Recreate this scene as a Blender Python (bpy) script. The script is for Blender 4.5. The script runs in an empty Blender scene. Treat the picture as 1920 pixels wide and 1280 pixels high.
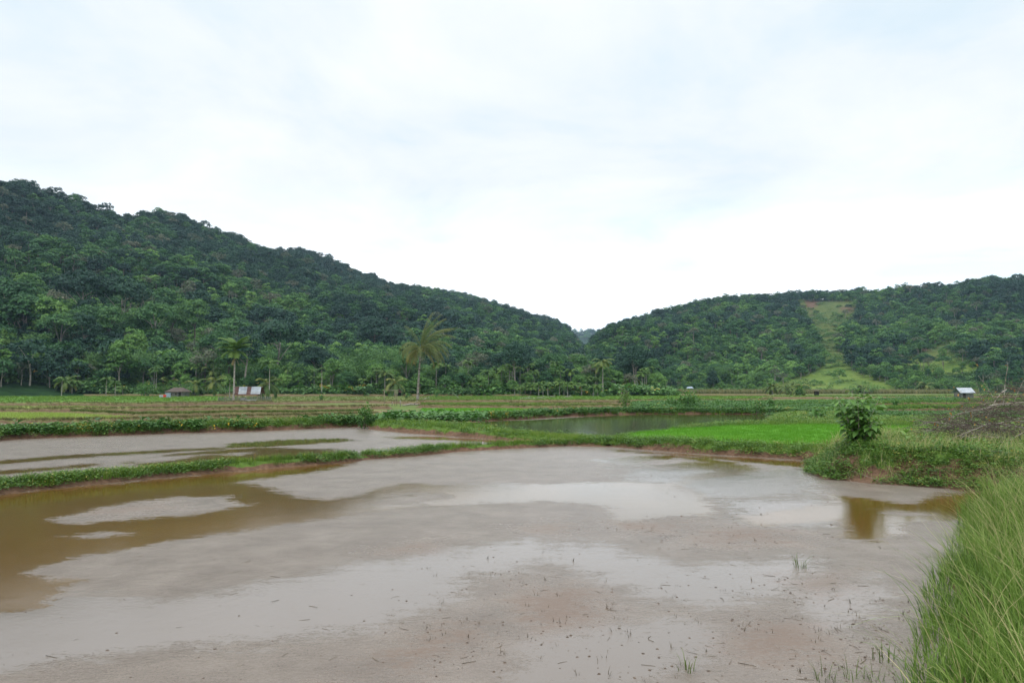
import bpy, math, random
import numpy as np
from mathutils import Vector
R = math.radians
rng = np.random.default_rng(7)
random.seed(7)
scn = bpy.context.scene
COL = scn.collection
# ------------------------------------------------------------------ camera, sky, sun
F, HC, HOR = 1280.0, 2.6, 725.0          # focal length in photo pixels, eye height, horizon row
PITCH = math.atan((HOR - 640) / F)
cam = bpy.data.objects.new('camera', bpy.data.cameras.new('camera'))
COL.objects.link(cam)
cam.data.sensor_width = 36; cam.data.lens = 24
cam.data.clip_start = 0.05; cam.data.clip_end = 20000
cam.location = (0, 0, HC); cam.rotation_euler = (R(90) + PITCH, 0, 0)
scn.camera = cam
SUN_EL, SUN_AZ = R(58), R(215)           # high, behind the camera and to the left
world = bpy.data.worlds.new('World'); scn.world = world; world.use_nodes = True
wn, wl = world.node_tree.nodes, world.node_tree.links
wn.clear()
def W(t, **k):
    n = wn.new(t)
    for a, v in k.items(): setattr(n, a, v)
    return n
out = W('ShaderNodeOutputWorld'); bg = W('ShaderNodeBackground'); bg.inputs[1].default_value = 0.1
sky = W('ShaderNodeTexSky', sky_type='NISHITA', sun_disc=False, sun_elevation=SUN_EL, sun_rotation=SUN_AZ)
sky.air_density = 1.2; sky.dust_density = 1.5
tc = W('ShaderNodeTexCoord'); sep = W('ShaderNodeSeparateXYZ'); wl.new(tc.outputs['Generated'], sep.inputs[0])
def wm(op, a, b):
    n = W('ShaderNodeMath', operation=op)
    for i, v in enumerate((a, b)):
        if isinstance(v, (int, float)): n.inputs[i].default_value = v
        else: wl.new(v, n.inputs[i])
    return n.outputs[0]
zc = wm('MAXIMUM', sep.outputs[2], 0.0)
zz = wm('ADD', zc, 0.16)
cmb = W('ShaderNodeCombineXYZ')
wl.new(wm('DIVIDE', sep.outputs[0], zz), cmb.inputs[0]); wl.new(wm('DIVIDE', sep.outputs[1], zz), cmb.inputs[1])
nz = W('ShaderNodeTexNoise'); nz.inputs['Scale'].default_value = 1.3; nz.inputs['Detail'].default_value = 7
nz.inputs['Roughness'].default_value = 0.55; nz.inputs['Distortion'].default_value = 0.35
wl.new(cmb.outputs[0], nz.inputs['Vector'])
rmp = W('ShaderNodeValToRGB')             # cloud deck: thin bluish gaps, grey-white bellies, white
e = rmp.color_ramp.elements
e[0].position = 0.33; e[0].color = (0.74, 0.855, 0.93, 1)
e[1].position = 0.66; e[1].color = (1.02, 1.03, 1.05, 1)
e.new(0.46).color = (0.865, 0.92, 0.96, 1); e.new(0.57).color = (0.945, 0.975, 1.0, 1)
wl.new(nz.outputs[0], rmp.inputs[0])
hi = W('ShaderNodeMapRange'); hi.interpolation_type = 'SMOOTHSTEP'; wl.new(zc, hi.inputs['Value'])
hi.inputs['From Min'].default_value = .48; hi.inputs['From Max'].default_value = .85
lo = W('ShaderNodeMapRange'); lo.interpolation_type = 'SMOOTHSTEP'; wl.new(zc, lo.inputs['Value'])   # the gap low over the hills is brightest
lo.inputs['From Min'].default_value = .30; lo.inputs['From Max'].default_value = .06
boost = wm('ADD', wm('ADD', 11.0, wm('MULTIPLY', lo.outputs[0], 6.5)), wm('MULTIPLY', hi.outputs[0], 12.0))   # an overcast dome is brighter overhead
sc_ = W('ShaderNodeVectorMath', operation='SCALE'); wl.new(rmp.outputs[0], sc_.inputs[0]); wl.new(boost, sc_.inputs['Scale'])
mx = W('ShaderNodeMix', data_type='RGBA'); mx.inputs['Factor'].default_value = 0.96
wl.new(sky.outputs[0], mx.inputs['A']); wl.new(sc_.outputs[0], mx.inputs['B'])
wl.new(mx.outputs['Result'], bg.inputs[0]); wl.new(bg.outputs[0], out.inputs[0])
sl = bpy.data.lights.new('sun', 'SUN'); sl.energy = 1.5; sl.angle = R(14); sl.color = (1, 0.965, 0.91)
so = bpy.data.objects.new('sun', sl); COL.objects.link(so)
so.rotation_euler = (R(90) - SUN_EL, 0, math.pi - SUN_AZ)   # light comes from azimuth SUN_AZ (clockwise from +Y)
scn.view_settings.view_transform = 'Standard'; scn.view_settings.look = 'None'
scn.view_settings.exposure = 0.0; scn.view_settings.gamma = 1
cy = scn.cycles
cy.max_bounces = 5; cy.diffuse_bounces = 3; cy.glossy_bounces = 3; cy.transmission_bounces = 2; cy.transparent_max_bounces = 4
cy.volume_bounces = 0; cy.use_denoising = True; cy.use_adaptive_sampling = False; cy.denoising_prefilter = 'ACCURATE'
# ------------------------------------------------------------------ helpers
def at(px, py, z=0.0):
    """point at height z seen at photo pixel (px, py)"""
    x, y = (px - 960) / F, -(py - 640) / F
    cp, sp = math.cos(PITCH), math.sin(PITCH)
    d = (x, cp - y * sp, sp + y * cp)
    t = (z - HC) / d[2]
    return np.array((d[0] * t, d[1] * t, z))
def atd(px, py, D):
    """point at forward distance D seen at photo pixel (px, py)"""
    x, y = (px - 960) / F, -(py - 640) / F
    cp, sp = math.cos(PITCH), math.sin(PITCH)
    d = (x, cp - y * sp, sp + y * cp); t = D / d[1]
    return np.array((d[0] * t, D, HC + d[2] * t))
def proj(P):
    P = np.asarray(P, float); X, Y, Z = P[..., 0], P[..., 1], P[..., 2] - HC
    cp, sp = math.cos(PITCH), math.sin(PITCH)
    dep = Y * cp + Z * sp; up = -Y * sp + Z * cp
    dep = np.maximum(dep, 1e-3)
    return 960 + F * X / dep, 640 - F * up / dep
def _h(ix, iy, s):
    n = (ix.astype(np.int64) * 374761393 + iy.astype(np.int64) * 668265263 + s * 974711) & 0x7fffffff
    n = ((n ^ (n >> 13)) * 1274126177) & 0x7fffffff
    return ((n ^ (n >> 16)) & 0xffff) / 65535.0
def vnoise(x, y, s=0):
    x = np.asarray(x, float); y = np.asarray(y, float)
    ix, iy = np.floor(x), np.floor(y); fx, fy = x - ix, y - iy
    fx = fx * fx * (3 - 2 * fx); fy = fy * fy * (3 - 2 * fy)
    a, b, c, d = _h(ix, iy, s), _h(ix + 1, iy, s), _h(ix, iy + 1, s), _h(ix + 1, iy + 1, s)
    return (a + (b - a) * fx) * (1 - fy) + (c + (d - c) * fx) * fy
def fbm(x, y, s=0, o=4):
    t, a = 0, 0.5
    for k in range(o):
        t = t + a * vnoise(np.asarray(x) * 2 ** k, np.asarray(y) * 2 ** k, s + 17 * k); a *= 0.5
    return t / (1 - 0.5 ** o) - 0.5
def sdf_poly(X, Y, poly):
    """signed distance to a polygon, positive inside"""
    poly = np.asarray(poly, float)[:, :2]; d = np.full(np.shape(X), 1e18); ins = np.zeros(np.shape(X), bool)
    n = len(poly)
    for i in range(n):
        a, b = poly[i], poly[(i + 1) % n]; ex, ey = b - a
        t = np.clip(((X - a[0]) * ex + (Y - a[1]) * ey) / (ex * ex + ey * ey + 1e-12), 0, 1)
        d = np.minimum(d, (X - a[0] - t * ex) ** 2 + (Y - a[1] - t * ey) ** 2)
        c = ((a[1] > Y) != (b[1] > Y))
        with np.errstate(divide='ignore', invalid='ignore'):
            ins ^= c & (X < ex * (Y - a[1]) / (ey if abs(ey) > 1e-12 else 1e-12) + a[0])
    return np.where(ins, np.sqrt(d), -np.sqrt(d))
def dist_line(X, Y, line):
    line = np.asarray(line, float)[:, :2]; d = np.full(np.shape(X), 1e18)
    for a, b in zip(line[:-1], line[1:]):
        ex, ey = b - a
        t = np.clip(((X - a[0]) * ex + (Y - a[1]) * ey) / (ex * ex + ey * ey + 1e-12), 0, 1)
        d = np.minimum(d, (X - a[0] - t * ex) ** 2 + (Y - a[1] - t * ey) ** 2)
    return np.sqrt(d)
def sstep(a, b, x):
    t = np.clip((x - a) / (b - a), 0, 1); return t * t * (3 - 2 * t)
class MB:
    """collects vertices, faces and a per-vertex tint; builds ONE mesh"""
    def __init__(s): s.V = []; s.Q = []; s.T = []; s.c = []; s.n = 0
    def add(s, V, Q=None, T=None, tint=0.5):
        V = np.asarray(V, float).reshape(-1, 3); s.V.append(V)
        if Q is not None and len(Q): s.Q.append(np.asarray(Q, int).reshape(-1, 4) + s.n)
        if T is not None and len(T): s.T.append(np.asarray(T, int).reshape(-1, 3) + s.n)
        s.c.append(np.broadcast_to(np.asarray(tint, float), (len(V),)) if np.ndim(tint) else np.full(len(V), float(tint)))
        s.n += len(V)
    def box(s, c, size, rz=0.0, tint=0.5):
        v = np.array([(x, y, z) for x in (-.5, .5) for y in (-.5, .5) for z in (-.5, .5)]) * np.asarray(size)
        ca, sa = math.cos(rz), math.sin(rz)
        v = np.stack([v[:, 0] * ca - v[:, 1] * sa, v[:, 0] * sa + v[:, 1] * ca, v[:, 2]], 1) + np.asarray(c)
        s.add(v, [(0, 1, 3, 2), (4, 6, 7, 5), (0, 4, 5, 1), (2, 3, 7, 6), (0, 2, 6, 4), (1, 5, 7, 3)], tint=tint)
    def tube(s, pts, rad, n=6, tint=0.5):
        pts = np.asarray(pts, float); rad = np.broadcast_to(np.asarray(rad, float), (len(pts),))
        tg = np.gradient(pts, axis=0); tg /= np.linalg.norm(tg, axis=1)[:, None] + 1e-9
        ref = np.array((0.31, 0.94, 0.12)) if abs(tg[0, 2]) > .8 else np.array((0, 0, 1.0))
        u = np.cross(tg, ref); u /= np.linalg.norm(u, axis=1)[:, None] + 1e-9; w = np.cross(tg, u)
        a = np.arange(n) * 2 * math.pi / n
        V = pts[:, None] + rad[:, None, None] * (np.cos(a)[None, :, None] * u[:, None] + np.sin(a)[None, :, None] * w[:, None])
        k = len(pts); i = np.arange(k - 1)[:, None] * n; j = np.arange(n)[None]
        Q = np.stack([i + j, i + (j + 1) % n, i + n + (j + 1) % n, i + n + j], -1).reshape(-1, 4)
        V = np.concatenate([V.reshape(-1, 3), pts[:1], pts[-1:]]); m = k * n
        jj = np.arange(n)
        T = np.concatenate([np.stack([(jj + 1) % n, jj, np.full(n, m)], 1), np.stack([m - n + jj, m - n + (jj + 1) % n, np.full(n, m + 1)], 1)])
        s.add(V, Q, T, tint)
    def arrays(s):
        V = np.concatenate(s.V); c = np.concatenate(s.c)
        Q = np.concatenate(s.Q) if s.Q else np.zeros((0, 4), int); T = np.concatenate(s.T) if s.T else np.zeros((0, 3), int)
        return V, Q, T, c
    def mesh(s, name, mat, smooth=False, attrs=None):
        V, Q, T, c = s.arrays(); me = bpy.data.meshes.new(name)
        me.vertices.add(len(V)); me.vertices.foreach_set('co', V.ravel())
        nl = Q.size + T.size; me.loops.add(nl); me.loops.foreach_set('vertex_index', np.concatenate([Q.ravel(), T.ravel()]).astype(np.int32))
        me.polygons.add(len(Q) + len(T))
        st = np.concatenate([np.arange(len(Q)) * 4, Q.size + np.arange(len(T)) * 3]).astype(np.int32)
        me.polygons.foreach_set('loop_start', st)
        me.polygons.foreach_set('use_smooth', np.full(len(st), smooth))
        at_ = me.attributes.new('tint', 'FLOAT', 'POINT'); at_.data.foreach_set('value', c.astype(np.float32))
        for k, v in (attrs or {}).items():
            a = me.attributes.new(k, 'FLOAT', 'POINT'); a.data.foreach_set('value', np.asarray(v, np.float32).ravel())
        me.update(calc_edges=True); me.validate()
        if mat: me.materials.append(mat)
        return me
    def obj(s, name, mat, parent=None, smooth=False, attrs=None):
        return link(name, s.mesh(name, mat, smooth, attrs), parent)
def link(name, me, parent=None, loc=None):
    o = bpy.data.objects.new(name, me); COL.objects.link(o)
    if parent: o.parent = parent
    if loc is not None: o.location = loc
    return o
def thing(name, label, cat, loc=(0, 0, 0), rz=0, group=None):
    o = bpy.data.objects.new(name, None); COL.objects.link(o); o.empty_display_size = .2
    o.location = loc; o.rotation_euler = (0, 0, rz); return tag(o, label, cat, group)
def tag(o, label, cat, group=None):
    o['label'] = label; o['category'] = cat
    if group: o['group'] = group
    return o
def kind(o, k): o['kind'] = k; return o
def replicate(V0, Q0, T0, c0, P, scale, rz, tint, mb, sz=None, lean=None):
    """copies of a small template at points P, into one mesh (used only for uncountable ground cover)"""
    N = len(P)
    if N == 0: return
    ca, sa = np.cos(rz)[:, None], np.sin(rz)[:, None]
    x, y, z = V0[:, 0][None], V0[:, 1][None], V0[:, 2][None]
    sc = np.asarray(scale)[:, None]; szz = sc if sz is None else np.asarray(sz)[:, None]
    X = (x * ca - y * sa) * sc; Y = (x * sa + y * ca) * sc; Z = z * szz
    if lean is not None:
        X = X + lean[:, 0:1] * Z * np.abs(Z); Y = Y + lean[:, 1:2] * Z * np.abs(Z)
    V = np.stack([X + P[:, 0:1], Y + P[:, 1:2], Z + P[:, 2:3]], -1).reshape(-1, 3)
    off = (np.arange(N) * len(V0))[:, None, None]
    Q = (Q0[None] + off).reshape(-1, 4) if len(Q0) else None
    T = (T0[None] + off).reshape(-1, 3) if len(T0) else None
    mb.add(V, Q, T, np.clip(np.asarray(tint)[:, None] + (c0[None] - .5) * .6, 0, 1).ravel())
# ------------------------------------------------------------------ materials
def newmat(name):
    m = bpy.data.materials.new(name); m.use_nodes = True; nt = m.node_tree; nt.nodes.clear()
    return m, nt.nodes, nt.links
def ramp(nodes, stops, interp='LINEAR'):
    r = nodes.new('ShaderNodeValToRGB'); r.color_ramp.interpolation = interp; el = r.color_ramp.elements
    while len(el) < len(stops): el.new(0.5)
    for q, (p, c) in zip(el, stops): q.position = p; q.color = (*c, 1)
    return r
def math_(nodes, links, op, *a):
    n = nodes.new('ShaderNodeMath'); n.operation = op
    for i, v in enumerate(a):
        if isinstance(v, (int, float)): n.inputs[i].default_value = v
        else: links.new(v, n.inputs[i])
    return n.outputs[0]
def leafmat(name, stops, inst=0.0, transl=0.3, noise=0.0, rough=0.6, spec=0.25, nscale=0.012):
    """foliage: colour from a ramp over the per-leaf tint, the plant's own random value and its place on the land"""
    m, N, L = newmat(name)
    o = N.new('ShaderNodeOutputMaterial'); p = N.new('ShaderNodeBsdfPrincipled')
    a = N.new('ShaderNodeAttribute'); a.attribute_name = 'tint'
    v = a.outputs['Fac']
    if inst or noise:
        oi = N.new('ShaderNodeObjectInfo')
        if inst:
            v = math_(N, L, 'ADD', v, math_(N, L, 'MULTIPLY', math_(N, L, 'SUBTRACT', oi.outputs['Random'], .5), inst))
        if noise:
            t = N.new('ShaderNodeTexNoise'); t.inputs['Scale'].default_value = nscale; t.inputs['Detail'].default_value = 2
            L.new(oi.outputs['Location'], t.inputs['Vector'])
            v = math_(N, L, 'ADD', v, math_(N, L, 'MULTIPLY', math_(N, L, 'SUBTRACT', t.outputs[0], .5), noise))
    r = ramp(N, stops); L.new(v, r.inputs[0]); L.new(r.outputs[0], p.inputs['Base Color'])
    p.inputs['Roughness'].default_value = rough; p.inputs['Specular IOR Level'].default_value = spec
    if transl:
        tr = N.new('ShaderNodeBsdfTranslucent'); L.new(r.outputs[0], tr.inputs[0])
        ms = N.new('ShaderNodeMixShader'); ms.inputs[0].default_value = transl
        L.new(p.outputs[0], ms.inputs[1]); L.new(tr.outputs[0], ms.inputs[2]); L.new(ms.outputs[0], o.inputs[0])
    else: L.new(p.outputs[0], o.inputs[0])
    return m
def surf(name, c0, c1, scale=3.0, rough=.8, spec=.3, bump=0.0, bscale=None, metal=0.0, stretch=None, detail=5):
    """two-colour noise surface with bump, in object space"""
    m, N, L = newmat(name); o = N.new('ShaderNodeOutputMaterial'); p = N.new('ShaderNodeBsdfPrincipled'); L.new(p.outputs[0], o.inputs[0])
    tcd = N.new('ShaderNodeTexCoord'); mp = N.new('ShaderNodeMapping'); L.new(tcd.outputs['Object'], mp.inputs[0])
    if stretch: mp.inputs['Scale'].default_value = stretch
    t = N.new('ShaderNodeTexNoise'); t.inputs['Scale'].default_value = scale; t.inputs['Detail'].default_value = detail; L.new(mp.outputs[0], t.inputs['Vector'])
    r = ramp(N, [(.32, c0), (.68, c1)]); L.new(t.outputs[0], r.inputs[0]); L.new(r.outputs[0], p.inputs['Base Color'])
    p.inputs['Roughness'].default_value = rough; p.inputs['Specular IOR Level'].default_value = spec; p.inputs['Metallic'].default_value = metal
    if bump:
        t2 = N.new('ShaderNodeTexNoise'); t2.inputs['Scale'].default_value = bscale or scale * 4; t2.inputs['Detail'].default_value = 6; L.new(mp.outputs[0], t2.inputs['Vector'])
        b = N.new('ShaderNodeBump'); b.inputs['Distance'].default_value = bump; L.new(t2.outputs[0], b.inputs['Height']); L.new(b.outputs[0], p.inputs['Normal'])
    return m
M = {}
M['tree_dark'] = leafmat('tree_dark', [(.0, (.008, .032, .023)), (.5, (.018, .060, .038)), (1, (.042, .106, .050))], .35, .22, .6)
M['tree_mid'] = leafmat('tree_mid', [(.0, (.016, .060, .024)), (.5, (.044, .126, .040)), (1, (.100, .205, .054))], .55, .22, .6)
M['tree_light'] = leafmat('tree_light', [(.0, (.046, .120, .028)), (.5, (.105, .225, .048)), (1, (.19, .33, .08))], .55, .25, .4)
M['tree_grey'] = leafmat('tree_grey', [(.0, (.055, .080, .048)), (.5, (.105, .130, .078)), (1, (.19, .185, .125))], .5, .2, .3)
M['bamboo'] = leafmat('bamboo', [(.0, (.046, .110, .032)), (.5, (.092, .195, .055)), (1, (.155, .27, .08))], .3, .3, .2)
M['palm'] = leafmat('palm', [(.0, (.03, .07, .02)), (.5, (.085, .145, .034)), (.8, (.18, .22, .055)), (1, (.28, .24, .08))], .25, .3)
M['coco'] = leafmat('coco', [(0, (.04, .075, .022)), (.45, (.115, .150, .042)), (.75, (.24, .23, .075)), (1, (.36, .27, .10))], 0, .3)
M['areca'] = leafmat('areca', [(.0, (.026, .070, .018)), (.5, (.075, .155, .032)), (1, (.18, .27, .06))], .2, .3)
M['bark'] = surf('bark', (.16, .14, .12), (.34, .31, .27), 6, .9, .2, .03, stretch=(1, 1, .3))
M['bark_dark'] = surf('bark_dark', (.06, .05, .04), (.16, .14, .11), 6, .9, .2, .03, stretch=(1, 1, .3))
M['palm_bark'] = surf('palm_bark', (.17, .15, .13), (.42, .40, .36), 9, .9, .2, .02, stretch=(.3, .3, 1.2))
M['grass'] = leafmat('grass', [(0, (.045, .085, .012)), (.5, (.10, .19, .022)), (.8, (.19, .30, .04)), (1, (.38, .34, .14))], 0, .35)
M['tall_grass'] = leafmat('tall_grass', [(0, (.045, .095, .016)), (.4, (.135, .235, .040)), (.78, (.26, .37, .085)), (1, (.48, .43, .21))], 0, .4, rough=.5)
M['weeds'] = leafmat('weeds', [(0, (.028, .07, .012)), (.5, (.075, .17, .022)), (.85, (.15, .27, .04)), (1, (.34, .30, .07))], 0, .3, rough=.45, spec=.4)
M['sapling_leaf'] = leafmat('sapling_leaf', [(0, (.035, .095, .016)), (.45, (.090, .205, .030)), (.85, (.18, .33, .06)), (1, (.30, .42, .10))], 0, .3, rough=.42, spec=.45)
M['vine'] = leafmat('vine', [(0, (.022, .065, .014)), (.5, (.060, .16, .028)), (.88, (.12, .26, .05)), (1, (.45, .30, .03))], 0, .3, rough=.45, spec=.4)
M['dry_grass'] = leafmat('dry_grass', [(0, (.055, .08, .022)), (.5, (.14, .14, .05)), (1, (.30, .24, .12))], 0, .25)
M['olive_grass'] = leafmat('olive_grass', [(0, (.06, .09, .02)), (.5, (.13, .18, .04)), (1, (.24, .25, .09))], 0, .3)
M['rice'] = leafmat('rice', [(0, (.06, .20, .010)), (.5, (.115, .30, .022)), (1, (.20, .40, .05))], 0, .45)
M['pale_rice'] = leafmat('pale_rice', [(0, (.13, .22, .035)), (.5, (.24, .33, .06)), (1, (.36, .42, .12))], 0, .35)
M['twig'] = surf('twig', (.12, .09, .07), (.42, .38, .33), 7, .85, .2)
M['twig_dark'] = surf('twig_dark', (.05, .036, .029), (.17, .14, .115), 7, .9, .2)
M['dry_leaf'] = leafmat('dry_leaf', [(0, (.30, .11, .02)), (.5, (.50, .23, .03)), (1, (.55, .36, .12))], 0, .3)
M['clod'] = surf('clod', (.035, .022, .014), (.10, .065, .04), 30, .7, .4)
M['straw'] = surf('straw', (.05, .04, .025), (.13, .10, .06), 20, .8, .2)
M['coco_bark'] = surf('coco_bark', (.10, .085, .07), (.34, .31, .28), 5, .9, .2, .02, stretch=(.3, .3, 1.0))
M['timber'] = surf('timber', (.20, .16, .11), (.36, .31, .23), 8, .85, .2, stretch=(1, 1, .2))
M['old_wood'] = surf('old_wood', (.15, .135, .115), (.36, .33, .29), 5, .9, .2)
M['white_sheet'] = surf('white_sheet', (.28, .31, .34), (.42, .45, .48), 2, .35, .5)
M['red_sheet'] = surf('red_sheet', (.075, .030, .026), (.13, .055, .045), 2, .55, .4)
M['brown_roof'] = surf('brown_roof', (.055, .042, .035), (.10, .075, .06), 2, .8, .3)
M['grey_wall'] = surf('grey_wall', (.30, .30, .29), (.44, .44, .43), 2, .9, .2)
M['dim_wall'] = surf('dim_wall', (.10, .10, .095), (.17, .165, .155), 2, .9, .2)
M['concrete'] = surf('concrete', (.38, .39, .39), (.52, .53, .53), 2, .9, .2)
M['dark'] = surf('dark', (.02, .018, .016), (.04, .035, .03), 2, .9, .1)
M['net'] = surf('net', (.10, .12, .11), (.19, .21, .19), 6, .9, .1)
M['red_cloth'] = surf('red_cloth', (.45, .03, .03), (.55, .06, .05), 3, .8, .1)
M['blue_sheet'] = surf('blue_sheet', (.20, .26, .34), (.30, .35, .42), 3, .5, .4)
M['corn'] = leafmat('corn', [(0, (.07, .10, .03)), (.5, (.17, .18, .07)), (1, (.32, .27, .14))], 0, .3)
M['yellow_petal'] = leafmat('yellow_petal', [(0, (.6, .35, .02)), (1, (.75, .5, .05))], 0, .2)
# ------------------------------------------------------------------ ground surfaces
def earth_mat(name, green0, green1, brown0, brown1, lo, hi, scale):
    m, N, L = newmat(name); o = N.new('ShaderNodeOutputMaterial'); p = N.new('ShaderNodeBsdfPrincipled'); L.new(p.outputs[0], o.inputs[0])
    g = N.new('ShaderNodeNewGeometry')
    t = N.new('ShaderNodeTexNoise'); t.inputs['Scale'].default_value = scale; t.inputs['Detail'].default_value = 6; t.inputs['Roughness'].default_value = .62; L.new(g.outputs['Position'], t.inputs['Vector'])
    t2 = N.new('ShaderNodeTexNoise'); t2.inputs['Scale'].default_value = scale * 9; t2.inputs['Detail'].default_value = 5; L.new(g.outputs['Position'], t2.inputs['Vector'])
    a = N.new('ShaderNodeAttribute'); a.attribute_name = 'tint'
    rg = ramp(N, [(.3, green0), (.7, green1)]); L.new(t2.outputs[0], rg.inputs[0])
    rb = ramp(N, [(.3, brown0), (.7, brown1)]); L.new(t2.outputs[0], rb.inputs[0])
    f = math_(N, L, 'ADD', t.outputs[0], math_(N, L, 'SUBTRACT', a.outputs['Fac'], .5))
    rm = ramp(N, [(lo, (0, 0, 0)), (hi, (1, 1, 1))]); L.new(f, rm.inputs[0])
    x = N.new('ShaderNodeMix'); x.data_type = 'RGBA'; L.new(rm.outputs[0], x.inputs['Factor']); L.new(rb.outputs[0], x.inputs['A']); L.new(rg.outputs[0], x.inputs['B'])
    L.new(x.outputs['Result'], p.inputs['Base Color']); p.inputs['Roughness'].default_value = .9; p.inputs['Specular IOR Level'].default_value = .2
    b = N.new('ShaderNodeBump'); b.inputs['Distance'].default_value = .05; L.new(t2.outputs[0], b.inputs['Height']); L.new(b.outputs[0], p.inputs['Normal'])
    return m
M['ground'] = earth_mat('ground', (.06, .10, .02), (.13, .18, .035), (.13, .085, .045), (.22, .16, .09), .36, .50, .06)
M['bank'] = earth_mat('bank', (.05, .09, .015), (.10, .17, .025), (.075, .042, .026), (.16, .095, .058), .47, .55, .8)
M['dry_bank'] = earth_mat('dry_bank', (.10, .10, .03), (.18, .16, .07), (.085, .055, .03), (.17, .115, .07), .42, .6, .5)
M['lush'] = earth_mat('lush', (.05, .14, .012), (.12, .26, .03), (.07, .10, .02), (.10, .14, .03), .35, .5, .15)
M['olive'] = earth_mat('olive', (.075, .13, .022), (.14, .20, .045), (.12, .11, .045), (.17, .15, .07), .40, .54, .15)
M['pale'] = earth_mat('pale', (.20, .27, .05), (.30, .36, .09), (.18, .19, .06), (.24, .24, .09), .35, .5, .15)
M['seed'] = earth_mat('seed', (.065, .21, .012), (.11, .28, .022), (.06, .17, .012), (.09, .22, .02), .35, .5, .3)
M['brown_mud'] = earth_mat('brown_mud', (.11, .07, .04), (.17, .115, .07), (.09, .055, .03), (.14, .09, .055), .4, .6, .3)
M['forest_floor'] = earth_mat('forest_floor', (.010, .026, .010), (.022, .05, .016), (.016, .03, .011), (.03, .045, .018), .4, .6, .03)
def mud_material():
    m, N, L = newmat('wet_mud'); o = N.new('ShaderNodeOutputMaterial'); p = N.new('ShaderNodeBsdfPrincipled'); L.new(p.outputs[0], o.inputs[0])
    g = N.new('ShaderNodeNewGeometry').outputs['Position']
    def noise(scale, detail=5, rough=.55, stretch=None):
        t = N.new('ShaderNodeTexNoise'); t.inputs['Scale'].default_value = scale; t.inputs['Detail'].default_value = detail; t.inputs['Roughness'].default_value = rough
        if stretch:
            mp = N.new('ShaderNodeMapping'); mp.inputs['Scale'].default_value = stretch; L.new(g, mp.inputs[0]); L.new(mp.outputs[0], t.inputs['Vector'])
        else: L.new(g, t.inputs['Vector'])
        return t.outputs[0]
    def attr(n):
        a = N.new('ShaderNodeAttribute'); a.attribute_name = n; return a.outputs['Fac']
    m_ = lambda op, *a: math_(N, L, op, *a)
    def rmp(v, lo, hi, smooth=True):
        n = N.new('ShaderNodeMapRange'); n.interpolation_type = 'SMOOTHSTEP'
        n.inputs['From Min'].default_value = lo; n.inputs['From Max'].default_value = hi; L.new(v, n.inputs['Value']); return n.outputs[0]
    fine, mid, big = noise(5.5, 6, .7), noise(1.1, 5, .6), noise(.28, 4, .5)
    edge = m_('ADD', m_('ADD', m_('MULTIPLY', m_('SUBTRACT', fine, .5), .75), m_('MULTIPLY', m_('SUBTRACT', mid, .5), .8)), m_('ADD', m_('MULTIPLY', m_('SUBTRACT', noise(16, 6, .8, (1, 2.2, 1)), .5), 1.7), m_('MULTIPLY', m_('SUBTRACT', noise(3.2, 5, .7, (.35, 1.7, 1)), .5), 1.2)))
    pool = rmp(m_('ADD', attr('pool'), edge), -.04, .07)
    film = rmp(m_('ADD', attr('film'), m_('MULTIPLY', edge, 2.0)), -.4, .4)
    dry = rmp(m_('ADD', attr('dry'), m_('MULTIPLY', edge, 2.4)), -.6, .8)
    # colour
    silt = ramp(N, [(.3, (.126, .097, .077)), (.5, (.182, .146, .119)), (.7, (.245, .202, .168))]); L.new(m_('ADD', m_('MULTIPLY', mid, .55), m_('MULTIPLY', noise(48, 4, .75), .45)), silt.inputs[0])
    def mix(f, a, b):
        x = N.new('ShaderNodeMix'); x.data_type = 'RGBA'; L.new(f, x.inputs['Factor'])
        for s, v in (('A', a), ('B', b)):
            if isinstance(v, tuple): x.inputs[s].default_value = (*v, 1)
            else: L.new(v, x.inputs[s])
        return x.outputs['Result']
    c = mix(film, silt.outputs[0], (.175, .145, .122))  # silt under thin water, kept paler than the pools to paint in reflected sky
    c = mix(m_('MULTIPLY', dry, .75), c, (.150, .097, .066))
    specks = rmp(noise(60, 3, .6), .66, .72)
    c = mix(m_('MULTIPLY', specks, m_('ADD', .12, m_('MULTIPLY', dry, .5))), c, (.07, .045, .03))
    brown = ramp(N, [(.35, (.104, .057, .013)), (.7, (.136, .077, .019))]); L.new(big, brown.inputs[0])
    c = mix(pool, c, brown.outputs[0]); L.new(c, p.inputs['Base Color'])
    wet = m_('MAXIMUM', pool, m_('MULTIPLY', film, .93))
    rough = N.new('ShaderNodeMapRange'); L.new(wet, rough.inputs['Value']); rough.inputs['To Min'].default_value = .25; rough.inputs['To Max'].default_value = .05
    L.new(m_('ADD', rough.outputs[0], m_('MULTIPLY', dry, .22)), p.inputs['Roughness'])
    p.inputs['IOR'].default_value = 1.45; p.inputs['Specular IOR Level'].default_value = .6
    ripple = noise(9, 4, .6, (1.0, 2.4, 1))
    hb = m_('ADD', m_('ADD', m_('MULTIPLY', ripple, .6), m_('MULTIPLY', noise(32, 5, .75), .6)), m_('MULTIPLY', noise(2.2, 4, .6), 1.6))
    b = N.new('ShaderNodeBump'); L.new(hb, b.inputs['Height'])
    L.new(m_('ADD', .0010, m_('MULTIPLY', m_('SUBTRACT', 1.0, wet), .016)), b.inputs['Distance'])
    L.new(b.outputs[0], p.inputs['Normal'])
    return m
M['mud'] = mud_material()
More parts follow.
